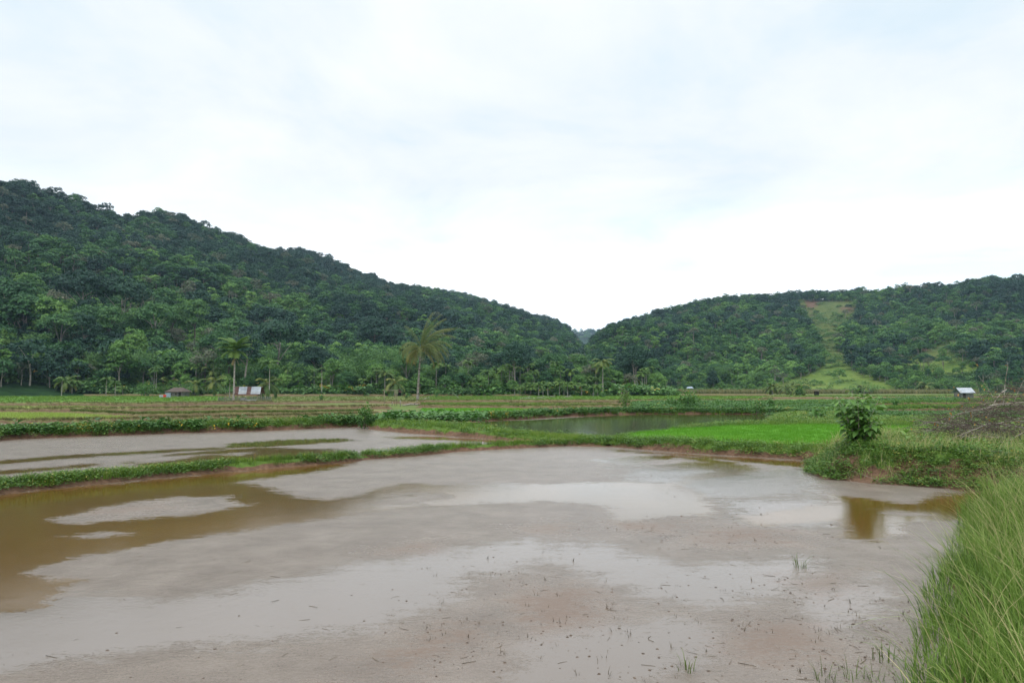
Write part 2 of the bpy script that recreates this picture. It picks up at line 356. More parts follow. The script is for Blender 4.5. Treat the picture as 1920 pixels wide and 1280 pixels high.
def water_mat(name, c, rough, bump, scale=3, stretch=(1, 1, 1), ior=1.4):
    m, N, L = newmat(name); o = N.new('ShaderNodeOutputMaterial'); p = N.new('ShaderNodeBsdfPrincipled'); L.new(p.outputs[0], o.inputs[0])
    p.inputs['Base Color'].default_value = (*c, 1); p.inputs['Roughness'].default_value = rough; p.inputs['IOR'].default_value = ior
    g = N.new('ShaderNodeNewGeometry'); mp = N.new('ShaderNodeMapping'); mp.inputs['Scale'].default_value = stretch; L.new(g.outputs['Position'], mp.inputs[0])
    t = N.new('ShaderNodeTexNoise'); t.inputs['Scale'].default_value = scale; t.inputs['Detail'].default_value = 4; L.new(mp.outputs[0], t.inputs['Vector'])
    b = N.new('ShaderNodeBump'); b.inputs['Distance'].default_value = bump; L.new(t.outputs[0], b.inputs['Height']); L.new(b.outputs[0], p.inputs['Normal'])
    return m
M['pond'] = water_mat('pond', (.070, .074, .022), .06, .005, 2.5)
M['pool'] = water_mat('pool', (.13, .085, .045), .06, .003, 3)
def grid_mesh(xs, ys, zf, keep=None):
    X, Y = np.meshgrid(xs, ys); Z = zf(X, Y); nx, ny = len(xs), len(ys)
    V = np.stack([X, Y, Z], -1).reshape(-1, 3)
    i = np.arange(ny - 1)[:, None] * nx + np.arange(nx - 1)[None]
    Q = np.stack([i, i + 1, i + nx + 1, i + nx], -1)
    if keep is not None:
        k = keep(X, Y); k = k[:-1, :-1] | k[1:, :-1] | k[:-1, 1:] | k[1:, 1:]; Q = Q[k]
    return V, Q.reshape(-1, 4)
mb = MB(); V, Q = grid_mesh(np.linspace(-2600, 2600, 120), np.linspace(-400, 3800, 120), lambda x, y: np.full(x.shape, -.06)); mb.add(V, Q)
kind(mb.obj('ground', M['ground']), 'structure')
# the flooded field: pool = standing brown water, film = thin water over silt, its pale base also painting in reflected sky, dry = emerging rough mud
def W2(pts, z=0.0): return [at(x, y, z)[:2] for x, y in pts]
POOLS = [W2([(-700, 1045), (-300, 975), (0, 926), (330, 894), (640, 864), (665, 868), (600, 884), (450, 903), (505, 914), (560, 930), (620, 938), (700, 919), (755, 905), (850, 908), (968, 904),
             (985, 908), (1100, 904), (1270, 904), (1300, 918), (1335, 940), (1345, 960), (1270, 970), (1170, 976), (1138, 966), (1150, 952), (1100, 944), (1000, 940), (880, 946),
             (740, 953), (560, 980), (400, 1002), (260, 1024), (130, 1050), (55, 1074), (100, 1087), (168, 1084), (110, 1105), (70, 1140), (-60, 1150), (-300, 1180), (-700, 1200)]),  # lower-left edge follows the hill's reflection, painted in as brown against pale film
         W2([(1110, 863), (1180, 856), (1260, 852), (1380, 866), (1424, 878), (1400, 890), (1320, 895), (1290, 908), (1270, 903), (1292, 890), (1350, 882), (1250, 877), (1160, 873)]),
         W2([(1545, 926), (1640, 935), (1700, 946), (1760, 928), (1850, 914), (1930, 950), (1780, 976), (1690, 984), (1692, 1004), (1640, 1016), (1588, 1008), (1572, 975), (1420, 985), (1380, 968), (1480, 955), (1560, 945)]),
         W2([(1150, 842), (1300, 852), (1545, 866), (1560, 880), (1480, 874), (1380, 864), (1250, 852), (1150, 846)]),
         W2([(420, 840), (430, 832), (520, 825), (640, 822), (670, 826), (560, 834), (500, 838)]),
         W2([(230, 868), (330, 850), (480, 838), (640, 842), (620, 858), (450, 872), (300, 880)]),
         W2([(730, 818), (830, 818), (960, 826), (1000, 834), (860, 826), (740, 822)]),
         W2([(-100, 872), (120, 853), (300, 843), (420, 838), (425, 842), (300, 849), (120, 860), (-100, 880)]),
         W2([(-100, 889), (60, 878), (180, 868), (190, 872), (60, 885), (-100, 897)])]
ISLES = [W2([(95, 973), (250, 940), (330, 931), (420, 931), (465, 945), (380, 961), (250, 973), (150, 982)]),
         W2([(120, 1006), (200, 997), (235, 1000), (180, 1008)]), W2([(690, 946), (740, 930), (820, 924), (842, 930), (800, 942), (720, 948)]),
         W2([(1195, 867), (1270, 858), (1315, 865), (1230, 871)]), W2([(240, 860), (300, 856), (390, 851), (330, 862), (260, 868)]), W2([(400, 852), (470, 847), (450, 853)]),
         W2([(1660, 962), (1700, 966), (1740, 962), (1700, 958)])]
FILMS = [W2([(-400, 1190), (100, 1118), (350, 1119), (640, 1064), (850, 1030), (1000, 1008), (1070, 1030), (1150, 1022), (1090, 1050), (900, 1080), (830, 1140), (640, 1195), (300, 1222), (0, 1262), (-400, 1300)]),
         W2([(1010, 1016), (1080, 1016), (1300, 1060), (1500, 1040), (1560, 1050), (1500, 1110), (1330, 1140), (1200, 1125), (1120, 1090), (1020, 1050)]),
         W2([(1330, 935), (1560, 935), (1585, 990), (1400, 990)]), W2([(1000, 1195), (1250, 1160), (1360, 1180), (1330, 1250), (1200, 1290), (950, 1290)]),
         W2([(1480, 1110), (1640, 1080), (1680, 1120), (1600, 1190), (1520, 1180)]), W2([(1180, 875), (1420, 880), (1540, 875), (1530, 930), (1330, 935), (1180, 900)])]
DRYS = [W2([(970, 1120), (1060, 1098), (1130, 1110), (1110, 1165), (1010, 1185), (960, 1160)]), W2([(760, 1215), (830, 1180), (915, 1168), (900, 1200), (820, 1235), (740, 1262), (650, 1275)]),
        W2([(1360, 1190), (1420, 1165), (1530, 1168), (1540, 1220), (1450, 1240), (1370, 1225)]), W2([(1310, 998), (1400, 985), (1480, 995), (1470, 1018), (1350, 1020)]),
        W2([(730, 1030), (790, 1024), (800, 1034), (740, 1036)]), W2([(1005, 990), (1055, 986), (1055, 994), (1010, 995)]), W2([(1480, 1090), (1560, 1080), (1600, 1100), (1540, 1120)]),
        W2([(170, 952), (280, 948), (290, 955), (190, 962)]), W2([(1180, 985), (1260, 975), (1290, 990), (1220, 1000)])]
def wet_fields(X, Y):
    dist = np.maximum(Y, 4.0); k = 14.0 / dist                       # finer outlines near, broader far
    pool = np.full(X.shape, -9.0); isl = np.full(X.shape, -9.0); film = np.full(X.shape, -9.0); dry = np.full(X.shape, -9.0)
    for p in POOLS: pool = np.maximum(pool, sdf_poly(X, Y, p))
    for p in ISLES: isl = np.maximum(isl, sdf_poly(X, Y, p))
    for p in FILMS: film = np.maximum(film, sdf_poly(X, Y, p))
    for p in DRYS: dry = np.maximum(dry, sdf_poly(X, Y, p))
    return np.clip(np.minimum(pool, -isl) * k, -3, 3), np.clip(film * k, -3, 3), np.clip(dry * k, -3, 3)
ys = np.concatenate([np.arange(-6, 14, .12), np.arange(14, 28, .16), np.arange(28, 62, .3)])
V, Q = grid_mesh(np.arange(-62, 30, .16), ys, lambda x, y: np.zeros(x.shape))
pf, ff, df = wet_fields(V[:, 0], V[:, 1])
V[:, 2] = np.where(pf > 0, 0, np.clip(-pf, 0, .6) * .012) + np.clip(df, 0, 1) * .012
mb = MB(); mb.add(V, Q); kind(mb.obj('flooded_field', M['mud'], smooth=True, attrs={'pool': pf, 'film': ff, 'dry': df}), 'structure')
# ------------------------------------------------------------------ banks (real raised earth) and what grows on them
class Bank:
    def __init__(s, sdf, bounds, h, edge, res, seed=1, rough=.08, z0=0.0):
        s.sdf, s.b, s.h, s.e, s.res, s.s, s.r, s.z0 = sdf, bounds, h, edge, res, seed, rough, z0
    def z(s, X, Y):
        d = s.sdf(X, Y) + .35 * s.e * fbm(X * 1.3 / max(s.e, .3), Y * 1.3 / max(s.e, .3), s.s)
        hh = (s.h(X, Y) if callable(s.h) else s.h) * (1 + .35 * fbm(X * .5, Y * .5, s.s + 3))
        return s.z0 + np.where(d > -.15, hh * sstep(-.02, s.e, d) + s.r * fbm(X * 3, Y * 3, s.s + 5) * sstep(0, s.e, d), -.12) - .03 * (d <= 0)
    def build(s, name, mat, tint=None):
        x0, x1, y0, y1 = s.b
        V, Q = grid_mesh(np.arange(x0, x1 + s.res, s.res), np.arange(y0, y1 + s.res, s.res), s.z, lambda X, Y: s.sdf(X, Y) > -.5 * s.e)
        used = np.unique(Q); mp = np.full(len(V), -1); mp[used] = np.arange(len(used)); V = V[used]; Q = mp[Q]
        d = s.sdf(V[:, 0], V[:, 1])
        t = .5 + .22 * (sstep(.25 * s.e, .9 * s.e, d) * 2 - 1) if tint is None else np.full(len(V), tint)
        m = MB(); m.add(V, Q, tint=t); return kind(m.obj(name, M[mat], smooth=True), 'structure')
    def pts(s, n, lo=.0, hi=99, cond=None):
        """n random points on the bank with edge distance between lo and hi"""
        x0, x1, y0, y1 = s.b; o = []; got = 0
        for _ in range(60):
            X = rng.uniform(x0, x1, 4 * n + 500); Y = rng.uniform(y0, y1, 4 * n + 500); d = s.sdf(X, Y); k = (d > lo) & (d < hi)
            if cond is not None: k &= cond(X, Y)
            o.append(np.stack([X[k], Y[k]], 1)); got += k.sum()
            if got >= n: break
        P = np.concatenate(o)[:n]; return np.concatenate([P, s.z(P[:, 0], P[:, 1])[:, None]], 1)
def line_bank(px, width, h, edge=None, res=.15, seed=1, z=0.0, rough=.06):
    L_ = np.array([at(x, y, z)[:2] for x, y in px]); L_[:, 1] += width / 2          # the front foot of the bank runs along px
    b = (L_[:, 0].min() - width, L_[:, 0].max() + width, L_[:, 1].min() - width, L_[:, 1].max() + width)
    return Bank(lambda X, Y: width / 2 - dist_line(X, Y, L_), b, h, edge or width * .38, res, seed, rough)
def poly_bank(poly, h, edge, res, seed=1, rough=.08):
    P = np.array(poly)[:, :2]; b = (P[:, 0].min() - .3, P[:, 0].max() + .3, P[:, 1].min() - .3, P[:, 1].max() + .3)
    return Bank(lambda X, Y: sdf_poly(X, Y, P), b, h, edge, res, seed, rough)
# --- small plant templates (merged into ground cover only)
def t_tuft(n, h, spread, w, seed, lean=.5, seg=3):
    r = np.random.default_rng(seed); m = MB()
    for i in range(n):
        a = r.uniform(0, 6.28); rr = spread * math.sqrt(r.uniform()); b = np.array((rr * math.cos(a), rr * math.sin(a), -.02))
        d = a + r.normal(0, .8); hh = h * r.uniform(.55, 1.1); ln = lean * r.uniform(.2, 1.2); sd = np.array((-math.sin(d), math.cos(d), 0))
        t = np.linspace(0, 1, seg + 1); c = b + np.stack([math.cos(d) * ln * hh * t ** 2, math.sin(d) * ln * hh * t ** 2, hh * (t - .25 * ln * t ** 3)], 1)
        ww = (w * (1 - t ** 1.5) + .0008)[:, None] * sd
        Vv = np.stack([c - ww, c + ww], 1).reshape(-1, 3); k = np.arange(seg) * 2
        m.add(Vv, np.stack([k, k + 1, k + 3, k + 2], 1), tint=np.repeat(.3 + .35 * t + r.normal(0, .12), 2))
    return m.arrays()
def leaf(m, p, d, up, L_, w, tint, fold=.15, droop=.25):
    """one leaf: two pairs of faces with a folded midrib"""
    d = d / np.linalg.norm(d); s = np.cross(d, up); s /= np.linalg.norm(s) + 1e-9; n = np.cross(s, d)
    mid = p + d * L_ * .5 - np.array((0, 0, droop * L_ * .2)); tip = p + d * L_ - np.array((0, 0, droop * L_))
    Vv = [p, mid + s * w * .5 + n * fold * w, tip, mid - s * w * .5 + n * fold * w, mid]
    m.add(Vv, T=[(0, 1, 4), (1, 2, 4), (2, 3, 4), (3, 0, 4)], tint=tint)
def t_weed(n, h, spread, L_, seed, wf=.6):
    r = np.random.default_rng(seed); m = MB()
    for i in range(n):
        a = r.uniform(0, 6.28); rr = spread * r.uniform() ** .6; z = h * r.uniform(.1, 1) * (1 - .6 * (rr / spread) ** 2)
        d = np.array((math.cos(a) + r.normal(0, .5), math.sin(a) + r.normal(0, .5), r.uniform(-.1, .6)))
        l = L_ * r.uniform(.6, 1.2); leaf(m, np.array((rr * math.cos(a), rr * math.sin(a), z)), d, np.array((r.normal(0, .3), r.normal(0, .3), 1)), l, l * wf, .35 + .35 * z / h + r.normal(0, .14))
    return m.arrays()
TPL = {'tuft': [t_tuft(16, .30, .16, .006, 10 + i) for i in range(4)], 'fartuft': [t_tuft(9, .30, .22, .016, 20 + i, .6, 2) for i in range(4)],
       'weed': [t_weed(34, .26, .26, .10, 30 + i) for i in range(4)], 'vine': [t_weed(30, .42, .42, .20, 40 + i, .75) for i in range(4)],
       'rice': [t_tuft(12, .20, .15, .005, 50 + i, .3, 2) for i in range(3)], 'smallweed': [t_weed(26, .16, .2, .065, 60 + i) for i in range(3)],
       'bigleaf': [t_weed(9, .75, .3, .42, 70 + i, .8) for i in range(3)]}
def cover(name, mat, tpl, P, s0, s1, tint=(.5, .12), label=None, mbx=None, lean=None):
    m = mbx or MB(); ts = TPL[tpl]; idx = rng.integers(0, len(ts), len(P))
    for k, t in enumerate(ts):
        q = P[idx == k]
        if not len(q): continue
        tn = rng.normal(tint[0], tint[1], len(q)) + .5 * fbm(q[:, 0] * .7, q[:, 1] * .7, 5)
        s = rng.uniform(s0, s1, len(q)); replicate(*t, q, s, rng.uniform(0, 6.28, len(q)), tn, m, lean=lean[idx == k] if lean is not None else None)
    if mbx is None: return kind(m.obj(name, M[mat]), 'stuff')
# B1: narrow bund between the two flooded fields (with a low muddy gap)
B1 = [line_bank([(-420, 985), (-200, 953), (0, 924), (160, 908), (320, 893), (480, 880), (648, 866)], 1.0, .21, .42, .1, 3),
      line_bank([(688, 861), (760, 856), (850, 847), (960, 841), (1060, 836), (1170, 836)], 1.0, .20, .42, .1, 4),
      line_bank([(630, 867), (660, 864), (700, 860)], .9, .09, .4, .1, 5)]
for b in B1: b.build('bund', 'bank')
g1 = MB(); w1 = MB()
for b, n in ((B1[0], 900), (B1[1], 520)):
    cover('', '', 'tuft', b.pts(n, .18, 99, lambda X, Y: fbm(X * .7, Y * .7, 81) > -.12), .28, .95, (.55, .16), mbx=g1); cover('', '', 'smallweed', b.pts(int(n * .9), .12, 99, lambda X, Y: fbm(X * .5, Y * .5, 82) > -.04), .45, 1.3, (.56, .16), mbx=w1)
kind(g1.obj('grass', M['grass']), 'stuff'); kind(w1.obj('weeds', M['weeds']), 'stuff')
P = np.array([at(x, y) for x, y in zip(rng.uniform(300, 690, 5000), rng.uniform(821, 841, 5000))]); P = P[np.maximum(sdf_poly(P[:, 0], P[:, 1], POOLS[4]), sdf_poly(P[:, 0], P[:, 1], POOLS[6])) > .1][:420]
cover('reflection_algae_tufts', 'olive_grass', 'tuft', P, .25, .5, (.45, .15))  # tufts added to colour the water like the bund's green reflection and algae
# B2: tall leafy bank behind the second field
B2 = line_bank([(-420, 858), (-200, 840), (0, 824), (300, 813), (480, 808), (640, 801), (720, 800)], 2.0, .42, .6, .2, 6); B2.build('bund', 'bank')
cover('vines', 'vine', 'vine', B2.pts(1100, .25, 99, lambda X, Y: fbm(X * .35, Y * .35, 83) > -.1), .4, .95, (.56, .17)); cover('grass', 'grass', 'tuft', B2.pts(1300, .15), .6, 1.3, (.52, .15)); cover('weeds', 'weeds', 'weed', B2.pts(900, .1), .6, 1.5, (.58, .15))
cover('taro_plants', 'vine', 'bigleaf', B2.pts(46, .7), .55, .9, (.45, .08))
# the terrace right of it: bank, seedbed and pond rim
TER = poly_bank(W2([(690, 805), (760, 812), (850, 818), (950, 826), (1050, 836), (1150, 838), (1300, 850), (1420, 857), (1545, 864), (1640, 866), (1850, 860), (2000, 850)]) +
                W2([(2000, 800), (1800, 797), (1580, 799), (1440, 801), (1330, 806), (1250, 815), (1190, 824), (1140, 828), (1060, 823), (980, 816), (900, 807), (800, 801), (690, 797)]), lambda X, Y: .36 - .12 * sstep(7.0, 4.0, X) * sstep(-2, 0, X), .7, .15, 8)
TER.build('terrace', 'bank')
SEED = W2([(1165, 815), (1235, 805), (1400, 798), (1560, 797), (1760, 800), (1900, 806), (1900, 838), (1700, 838), (1540, 834), (1400, 830), (1290, 823), (1200, 819)], .38)
inseed = lambda X, Y: sdf_poly(X, Y, SEED)
V, Q = grid_mesh(np.arange(5, 24, .2), np.arange(22, 46, .2), lambda x, y: TER.z(x, y) + .03, lambda X, Y: (inseed(X, Y) > 0) & (TER.sdf(X, Y) > .7))
mb = MB(); mb.add(V, Q); kind(mb.obj('rice_seedbed', M['seed'], smooth=True), 'structure')
cover('rice_seedlings', 'rice', 'rice', TER.pts(9000, .7, 99, lambda X, Y: inseed(X, Y) > .1), .7, 1.05, (.5, .08))
noseed = lambda X, Y: inseed(X, Y) < .15
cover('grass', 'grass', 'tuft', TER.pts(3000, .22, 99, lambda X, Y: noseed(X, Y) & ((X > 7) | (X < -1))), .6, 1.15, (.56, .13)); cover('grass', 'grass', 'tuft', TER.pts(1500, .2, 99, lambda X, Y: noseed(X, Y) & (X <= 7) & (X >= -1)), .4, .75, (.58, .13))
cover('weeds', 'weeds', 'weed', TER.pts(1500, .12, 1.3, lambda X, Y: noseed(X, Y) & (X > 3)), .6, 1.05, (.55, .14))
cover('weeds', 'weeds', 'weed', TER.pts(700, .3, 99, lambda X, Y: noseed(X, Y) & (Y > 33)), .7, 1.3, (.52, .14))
# pond
PONDP = [(800, 801), (806, 796), (880, 792), (935, 789), (1000, 787), (1100, 781), (1200, 777), (1435, 777), (1450, 795), (1350, 812), (1260, 820), (1190, 828), (1140, 832), (1060, 824), (980, 818)]
mb = MB(); P = np.array([(*at(x, y, .13)[:2], .13) for x, y in PONDP]); c = P.mean(0)
mb.add(np.concatenate([P, c[None]]), T=[(i, (i + 1) % len(P), len(P)) for i in range(len(P))]); kind(mb.obj('pond', M['pond']), 'structure')
# B4: hedge-like bank behind the pond, taro row on the left of it
B4 = line_bank([(700, 797), (780, 795), (880, 791), (960, 787), (1040, 782), (1200, 778), (1320, 778), (1440, 779), (1530, 783)], 2.6, .42, .8, .25, 9); B4.build('bund', 'bank')
cover('weeds', 'vine', 'vine', B4.pts(1900, .3), .55, 1.0, (.52, .14)); cover('grass', 'grass', 'fartuft', B4.pts(900, .1), .8, 1.5, (.5, .12))
taro = np.array([(*at(x, y, .3)[:2], .3) for x, y in zip(rng.uniform(722, 905, 120), rng.uniform(786, 793, 120))])
cover('taro_plants', 'vine', 'bigleaf', taro, .8, 1.25, (.5, .07))
MND = poly_bank(W2([(1180, 774), (1440, 777), (1440, 768), (1380, 762), (1220, 762)]), .5, 1.5, .4, 12); MND.build('bund', 'bank')
cover('vines', 'vine', 'vine', MND.pts(900, .3), .8, 1.3, (.45, .13))
# B6: grassy ground right of the pond
B6 = poly_bank(W2([(1425, 800), (1560, 800), (1680, 797), (1840, 797), (1840, 792), (1660, 790), (1600, 781), (1480, 779), (1440, 786)]), .34, .8, .25, 10); B6.build('bund', 'bank')
cover('weeds', 'weeds', 'vine', B6.pts(900, .2), .4, .75, (.58, .14)); cover('grass', 'grass', 'fartuft', B6.pts(900, .1), .8, 1.2, (.6, .12))
# ------------------------------------------------------------------ the far fields: parcels, low bunds, strips of water
def sheet(name, mat, px, z, hump=0):
    P = np.array([(*at(x, y, z)[:2], z) for x, y in px]); mb = MB(); c = P.mean(0)
    mb.add(np.concatenate([P, c[None]]), T=[(i, (i + 1) % len(P), len(P)) for i in range(len(P))]); return kind(mb.obj(name, M[mat]), 'structure')
def parcel(mat, px, z, n, s0, s1, tmat, tint=.5, sd=.1):
    sheet('field', mat, px, z); P = np.array([at(x, y, z)[:2] for x, y in px])
    bk = Bank(lambda X, Y: sdf_poly(X, Y, P), (P[:, 0].min(), P[:, 0].max(), P[:, 1].min(), P[:, 1].max()), 0, 1, 1)
    q = bk.pts(n, .05); q[:, 2] = z; cover('grass', tmat, 'fartuft', q, s0, s1, (tint, sd))
parcel('lush', [(-500, 742.5), (290, 742.5), (420, 743), (420, 750), (270, 754), (0, 755), (-500, 756)], .02, 5000, 1.0, 1.7, 'grass', .5)
parcel('olive', [(420, 743), (960, 742.5), (960, 749), (780, 754), (520, 754), (430, 752)], .024, 3000, .8, 1.4, 'olive_grass')
parcel('lush', [(800, 742.5), (1240, 742), (1440, 742), (1440, 749), (1100, 751), (800, 751)], .028, 3500, 1.0, 1.6, 'grass', .5)
parcel('pale', [(-500, 761), (0, 761), (150, 761), (280, 763), (560, 761), (560, 766), (200, 769), (0, 770), (-500, 771)], .03, 2600, .7, 1.1, 'olive_grass', .6)
parcel('pale', [(-500, 774), (0, 774), (130, 775), (200, 780), (330, 785), (200, 788), (0, 790), (-500, 793)], .034, 5000, .6, 1.0, 'pale_rice', .5)
parcel('olive', [(260, 772), (700, 768), (700, 774), (430, 776), (300, 777)], .032, 1600, .5, 1.0, 'olive_grass')
parcel('olive', [(300, 783), (450, 780), (690, 777), (720, 790), (400, 792), (250, 791)], .036, 2000, .5, 1.0, 'olive_grass', .4)
parcel('lush', [(790, 756), (1140, 756), (1140, 759), (790, 761)], .03, 1600, .9, 1.5, 'grass', .45)
parcel('seed', [(790, 766), (900, 765.5), (1040, 767), (1000, 770), (860, 773), (790, 772)], .036, 900, .6, .9, 'rice', .4)
parcel('lush', [(1180, 753), (1450, 751), (1700, 747), (2100, 745), (2100, 752), (1600, 758), (1450, 762), (1180, 764)], .03, 3800, 1.0, 1.6, 'grass', .45)
parcel('lush', [(1440, 742), (2200, 740), (2200, 744), (1600, 745), (1440, 745)], .026, 2600, 1.2, 1.8, 'grass', .42)
parcel('lush', [(1440, 764), (1560, 762), (1700, 759), (2100, 756), (2100, 768), (1700, 769), (1560, 772), (1440, 774)], .034, 2800, .8, 1.4, 'grass', .5)
parcel('lush', [(1560, 776), (1700, 773), (2100, 770), (2100, 781), (1700, 781), (1600, 781)], .038, 1800, .7, 1.1, 'weeds', .5)
sheet('water', 'pool', [(1600, 781), (1680, 781.5), (1840, 782), (1950, 783), (1950, 790), (1830, 790), (1660, 789)], .05)
sheet('water', 'pool', [(1000, 761.5), (1060, 760.3), (1180, 760), (1180, 762), (1060, 763)], .04)
sheet('water', 'pool', [(690, 749), (700, 748.3), (640, 748), (640, 749)], .04); sheet('water', 'pool', [(755, 749), (782, 748.4), (782, 749.6)], .04)
def fbund(px, w, h, seed, mat='dry_bank', tmat='dry_grass', n=500, s0=.5, s1=1.0, tint=.5):
    b = line_bank(px, w, h, w * .4, .35, seed); b.build('bund', mat); cover('grass', tmat, 'fartuft', b.pts(n, .3), s0, s1, (tint, .15)); return b
fbund([(-420, 763), (0, 761.5), (130, 760), (260, 762), (330, 760), (400, 758), (500, 757)], 2.4, .42, 21, n=1500)
fbund([(-420, 776), (0, 773.5), (120, 772), (200, 771), (400, 769.5), (560, 768), (720, 766)], 1.7, .36, 22, n=1700)
fbund([(130, 775.5), (210, 779), (260, 781), (330, 781), (430, 778.5), (560, 778), (690, 775)], 1.2, .30, 23, n=1100, tmat='olive_grass', tint=.35)
fbund([(-420, 796), (0, 794), (200, 792.5), (260, 790), (350, 788.5), (450, 786), (600, 783), (700, 780)], 1.3, .28, 24, n=1300)
fbund([(520, 757.5), (600, 755), (680, 754), (780, 757)], 2.2, .35, 25, n=600)
fbund([(790, 763.5), (900, 765), (1040, 765.8), (1130, 764), (1180, 765)], 1.6, .35, 26, n=800, tmat='olive_grass')
fbund([(720, 755), (790, 754), (950, 753), (1100, 753), (1300, 752.5), (1450, 750)], 1.8, .36, 27, n=1300, tmat='olive_grass', tint=.35)
fbund([(960, 758), (1060, 759), (1180, 758)], 1.6, .34, 32, n=400)
fbund([(1440, 764), (1560, 761.5), (1700, 758), (1860, 756), (2100, 755)], 2.0, .36, 28, 'bank', 'weeds', 1200, .8, 1.4)
fbund([(1450, 776), (1580, 773), (1700, 770.5), (1860, 769), (2100, 769)], 1.6, .36, 29, 'bank', 'weeds', 1200, .8, 1.3)
fbund([(1440, 747), (1650, 747), (1850, 745), (2100, 744)], 2.6, .4, 30, n=800, tmat='olive_grass')
fbund([(-500, 742.6), (0, 742.2), (500, 742.2), (960, 742), (1240, 741.5), (1440, 741.5)], 4, .5, 31, n=1500)
def lushweeds(px0, px1, py0, py1, n, s0, s1, mat='vine', tpl='vine', tint=.45):
    P = np.array([at(x, y, .1) for x, y in zip(rng.uniform(px0, px1, n), rng.uniform(py0, py1, n))]); cover('weeds', mat, tpl, P, s0, s1, (tint, .13))
lushweeds(1440, 1900, 774, 781, 900, .6, 1.0); lushweeds(1190, 1440, 755, 768, 700, .9, 1.6); lushweeds(1440, 1640, 752, 772, 700, .7, 1.2)
lushweeds(1640, 1800, 745, 752, 160, .9, 1.6)
# ------------------------------------------------------------------ the grassy roadside bank on the right
NEAR = poly_bank([(-40, -1), (-8, 1.2), (-2, 2.2), (1.2, 3.3), (2.5, 4.6), (3.5, 6), (5.3, 8.6), (7.7, 11.8), (9.8, 14.8), (11.6, 16.8), (11.1, 17.6), (9.6, 18.5), (8.75, 19.5), (8.9, 21), (9.9, 23.4), (11.2, 26), (14, 27.5), (20, 28.5), (40, 30), (40, -8), (-40, -8)], lambda X, Y: .40 + .46 * sstep(13.5, 17, Y) + .45 * sstep(3, 1, Y), 1.75, .16, 40, .14)
NEAR.build('roadside_bank', 'bank')
cover('grass', 'tall_grass', 'tuft', NEAR.pts(1500, -.1, 1.3, lambda X, Y: (Y < 16) & (Y > 3.4) & (X > 1.2)), .6, 1.3, (.35, .14))
PROM = lambda X, Y: (Y > 15.6)
def blades(P, h, w, lean_xy, tint, seg=5):
    """individual grass blades, merged"""
    N = len(P); a = rng.uniform(0, 6.28, N); t = np.linspace(0, 1, seg + 1)[None]
    lx = (lean_xy[0] + rng.normal(0, .36, N))[:, None]; ly = (lean_xy[1] + rng.normal(0, .36, N))[:, None]; hh = h[:, None]
    c = np.stack([P[:, 0:1] + lx * hh * t ** 2, P[:, 1:2] + ly * hh * t ** 2, P[:, 2:3] - .03 + hh * (t - .22 * (lx ** 2 + ly ** 2) * t ** 3)], -1)
    ww = (w[:, None] * (1 - t ** 1.8) + .0006)[..., None] * np.stack([np.cos(a), np.sin(a), 0 * a], -1)[:, None]
    V = np.stack([c - ww, c + ww], 2).reshape(-1, 3); k = np.arange(seg) * 2
    Q = (np.stack([k, k + 1, k + 3, k + 2], 1)[None] + (np.arange(N) * (seg + 1) * 2)[:, None, None]).reshape(-1, 4)
    return V, Q, np.clip(np.repeat((tint[:, None] + .22 * (t - .5)), 2, axis=1).ravel(), 0, 1)
def tall(n, lo, hi, h0, h1, w0, w1, cond, name, lean=(-.22, -.05), tm=.48, dryp=.10):
    P = NEAR.pts(n, lo, hi, cond); h = rng.uniform(h0, h1, len(P)) * (.75 + .5 * (fbm(P[:, 0] * .8, P[:, 1] * .8, 9) + .5))
    tn = rng.normal(tm, .17, len(P)) + .5 * fbm(P[:, 0] * 1.1, P[:, 1] * 1.1, 19); tn[rng.uniform(size=len(P)) < dryp] = .97
    m = MB(); V, Q, c = blades(P, h, rng.uniform(w0, w1, len(P)), lean, tn); m.add(V, Q, tint=c); return kind(m.obj(name, M['tall_grass']), 'stuff')
tall(17500, .25, 5, .4, .86, .004, .009, lambda X, Y: (fbm(X * 1.2, Y * 1.2, 91) + .22 * NEAR.sdf(X, Y) > .12) & (Y < 15.5) & (Y > 3.2) & (X > 1.5) & (X < 14), 'tall_grass')
tall(420, .3, 3.5, 1.0, 1.35, .003, .005, lambda X, Y: (Y < 15.5) & (Y > 3.6) & (X > 1.5) & (X < 12), 'tall_grass', (-.3, -.1), .85, .5)
tall(1500, -.15, .5, .35, .8, .003, .006, lambda X, Y: (Y < 15.5) & (Y > 3.6) & (X > 1.5), 'tall_grass', (-.5, -.15), .45, .12)
tall(13000, .25, 9, .2, .5, .004, .008, PROM, 'grass', (-.05, -.15), .58, .2)
tall(5200, .7, 6, .25, .55, .003, .006, lambda X, Y: PROM(X, Y) & (fbm(X * .6, Y * .6, 77) > .02), 'dry_grass', (.05, -.25), .98, .5)
cover('weeds', 'weeds', 'weed', NEAR.pts(1100, .10, 1.8, lambda X, Y: PROM(X, Y) & (X < 16) & (Y < 24) & (fbm(X * .9, Y * .9, 71) > -.12)), .4, .9, (.6, .18))
cover('weeds', 'weeds', 'weed', NEAR.pts(600, 1.2, 7, lambda X, Y: PROM(X, Y) & (X > 12) & (X < 24)), .7, 1.3, (.5, .14))
# dead vine stems hanging down the end of the bank
m = MB()
for i in range(34):
    P0 = NEAR.pts(1, .35, 1.5, lambda X, Y: PROM(X, Y) & (X < 14))[0]; a = rng.uniform(3.4, 5.9); L_ = rng.uniform(.5, 1.4); t = np.linspace(0, 1, 7)
    x = P0[0] + math.cos(a) * L_ * t + rng.normal(0, .02, 7).cumsum(); y = P0[1] + math.sin(a) * L_ * t + rng.normal(0, .02, 7).cumsum()
    z = np.maximum(NEAR.z(x, y), 0) + .10 * (1 - t) + rng.uniform(0, .06); m.tube(np.stack([x, y, z], 1), .0035, 4)
kind(m.obj('dead_stems', M['twig'], smooth=True), 'stuff')
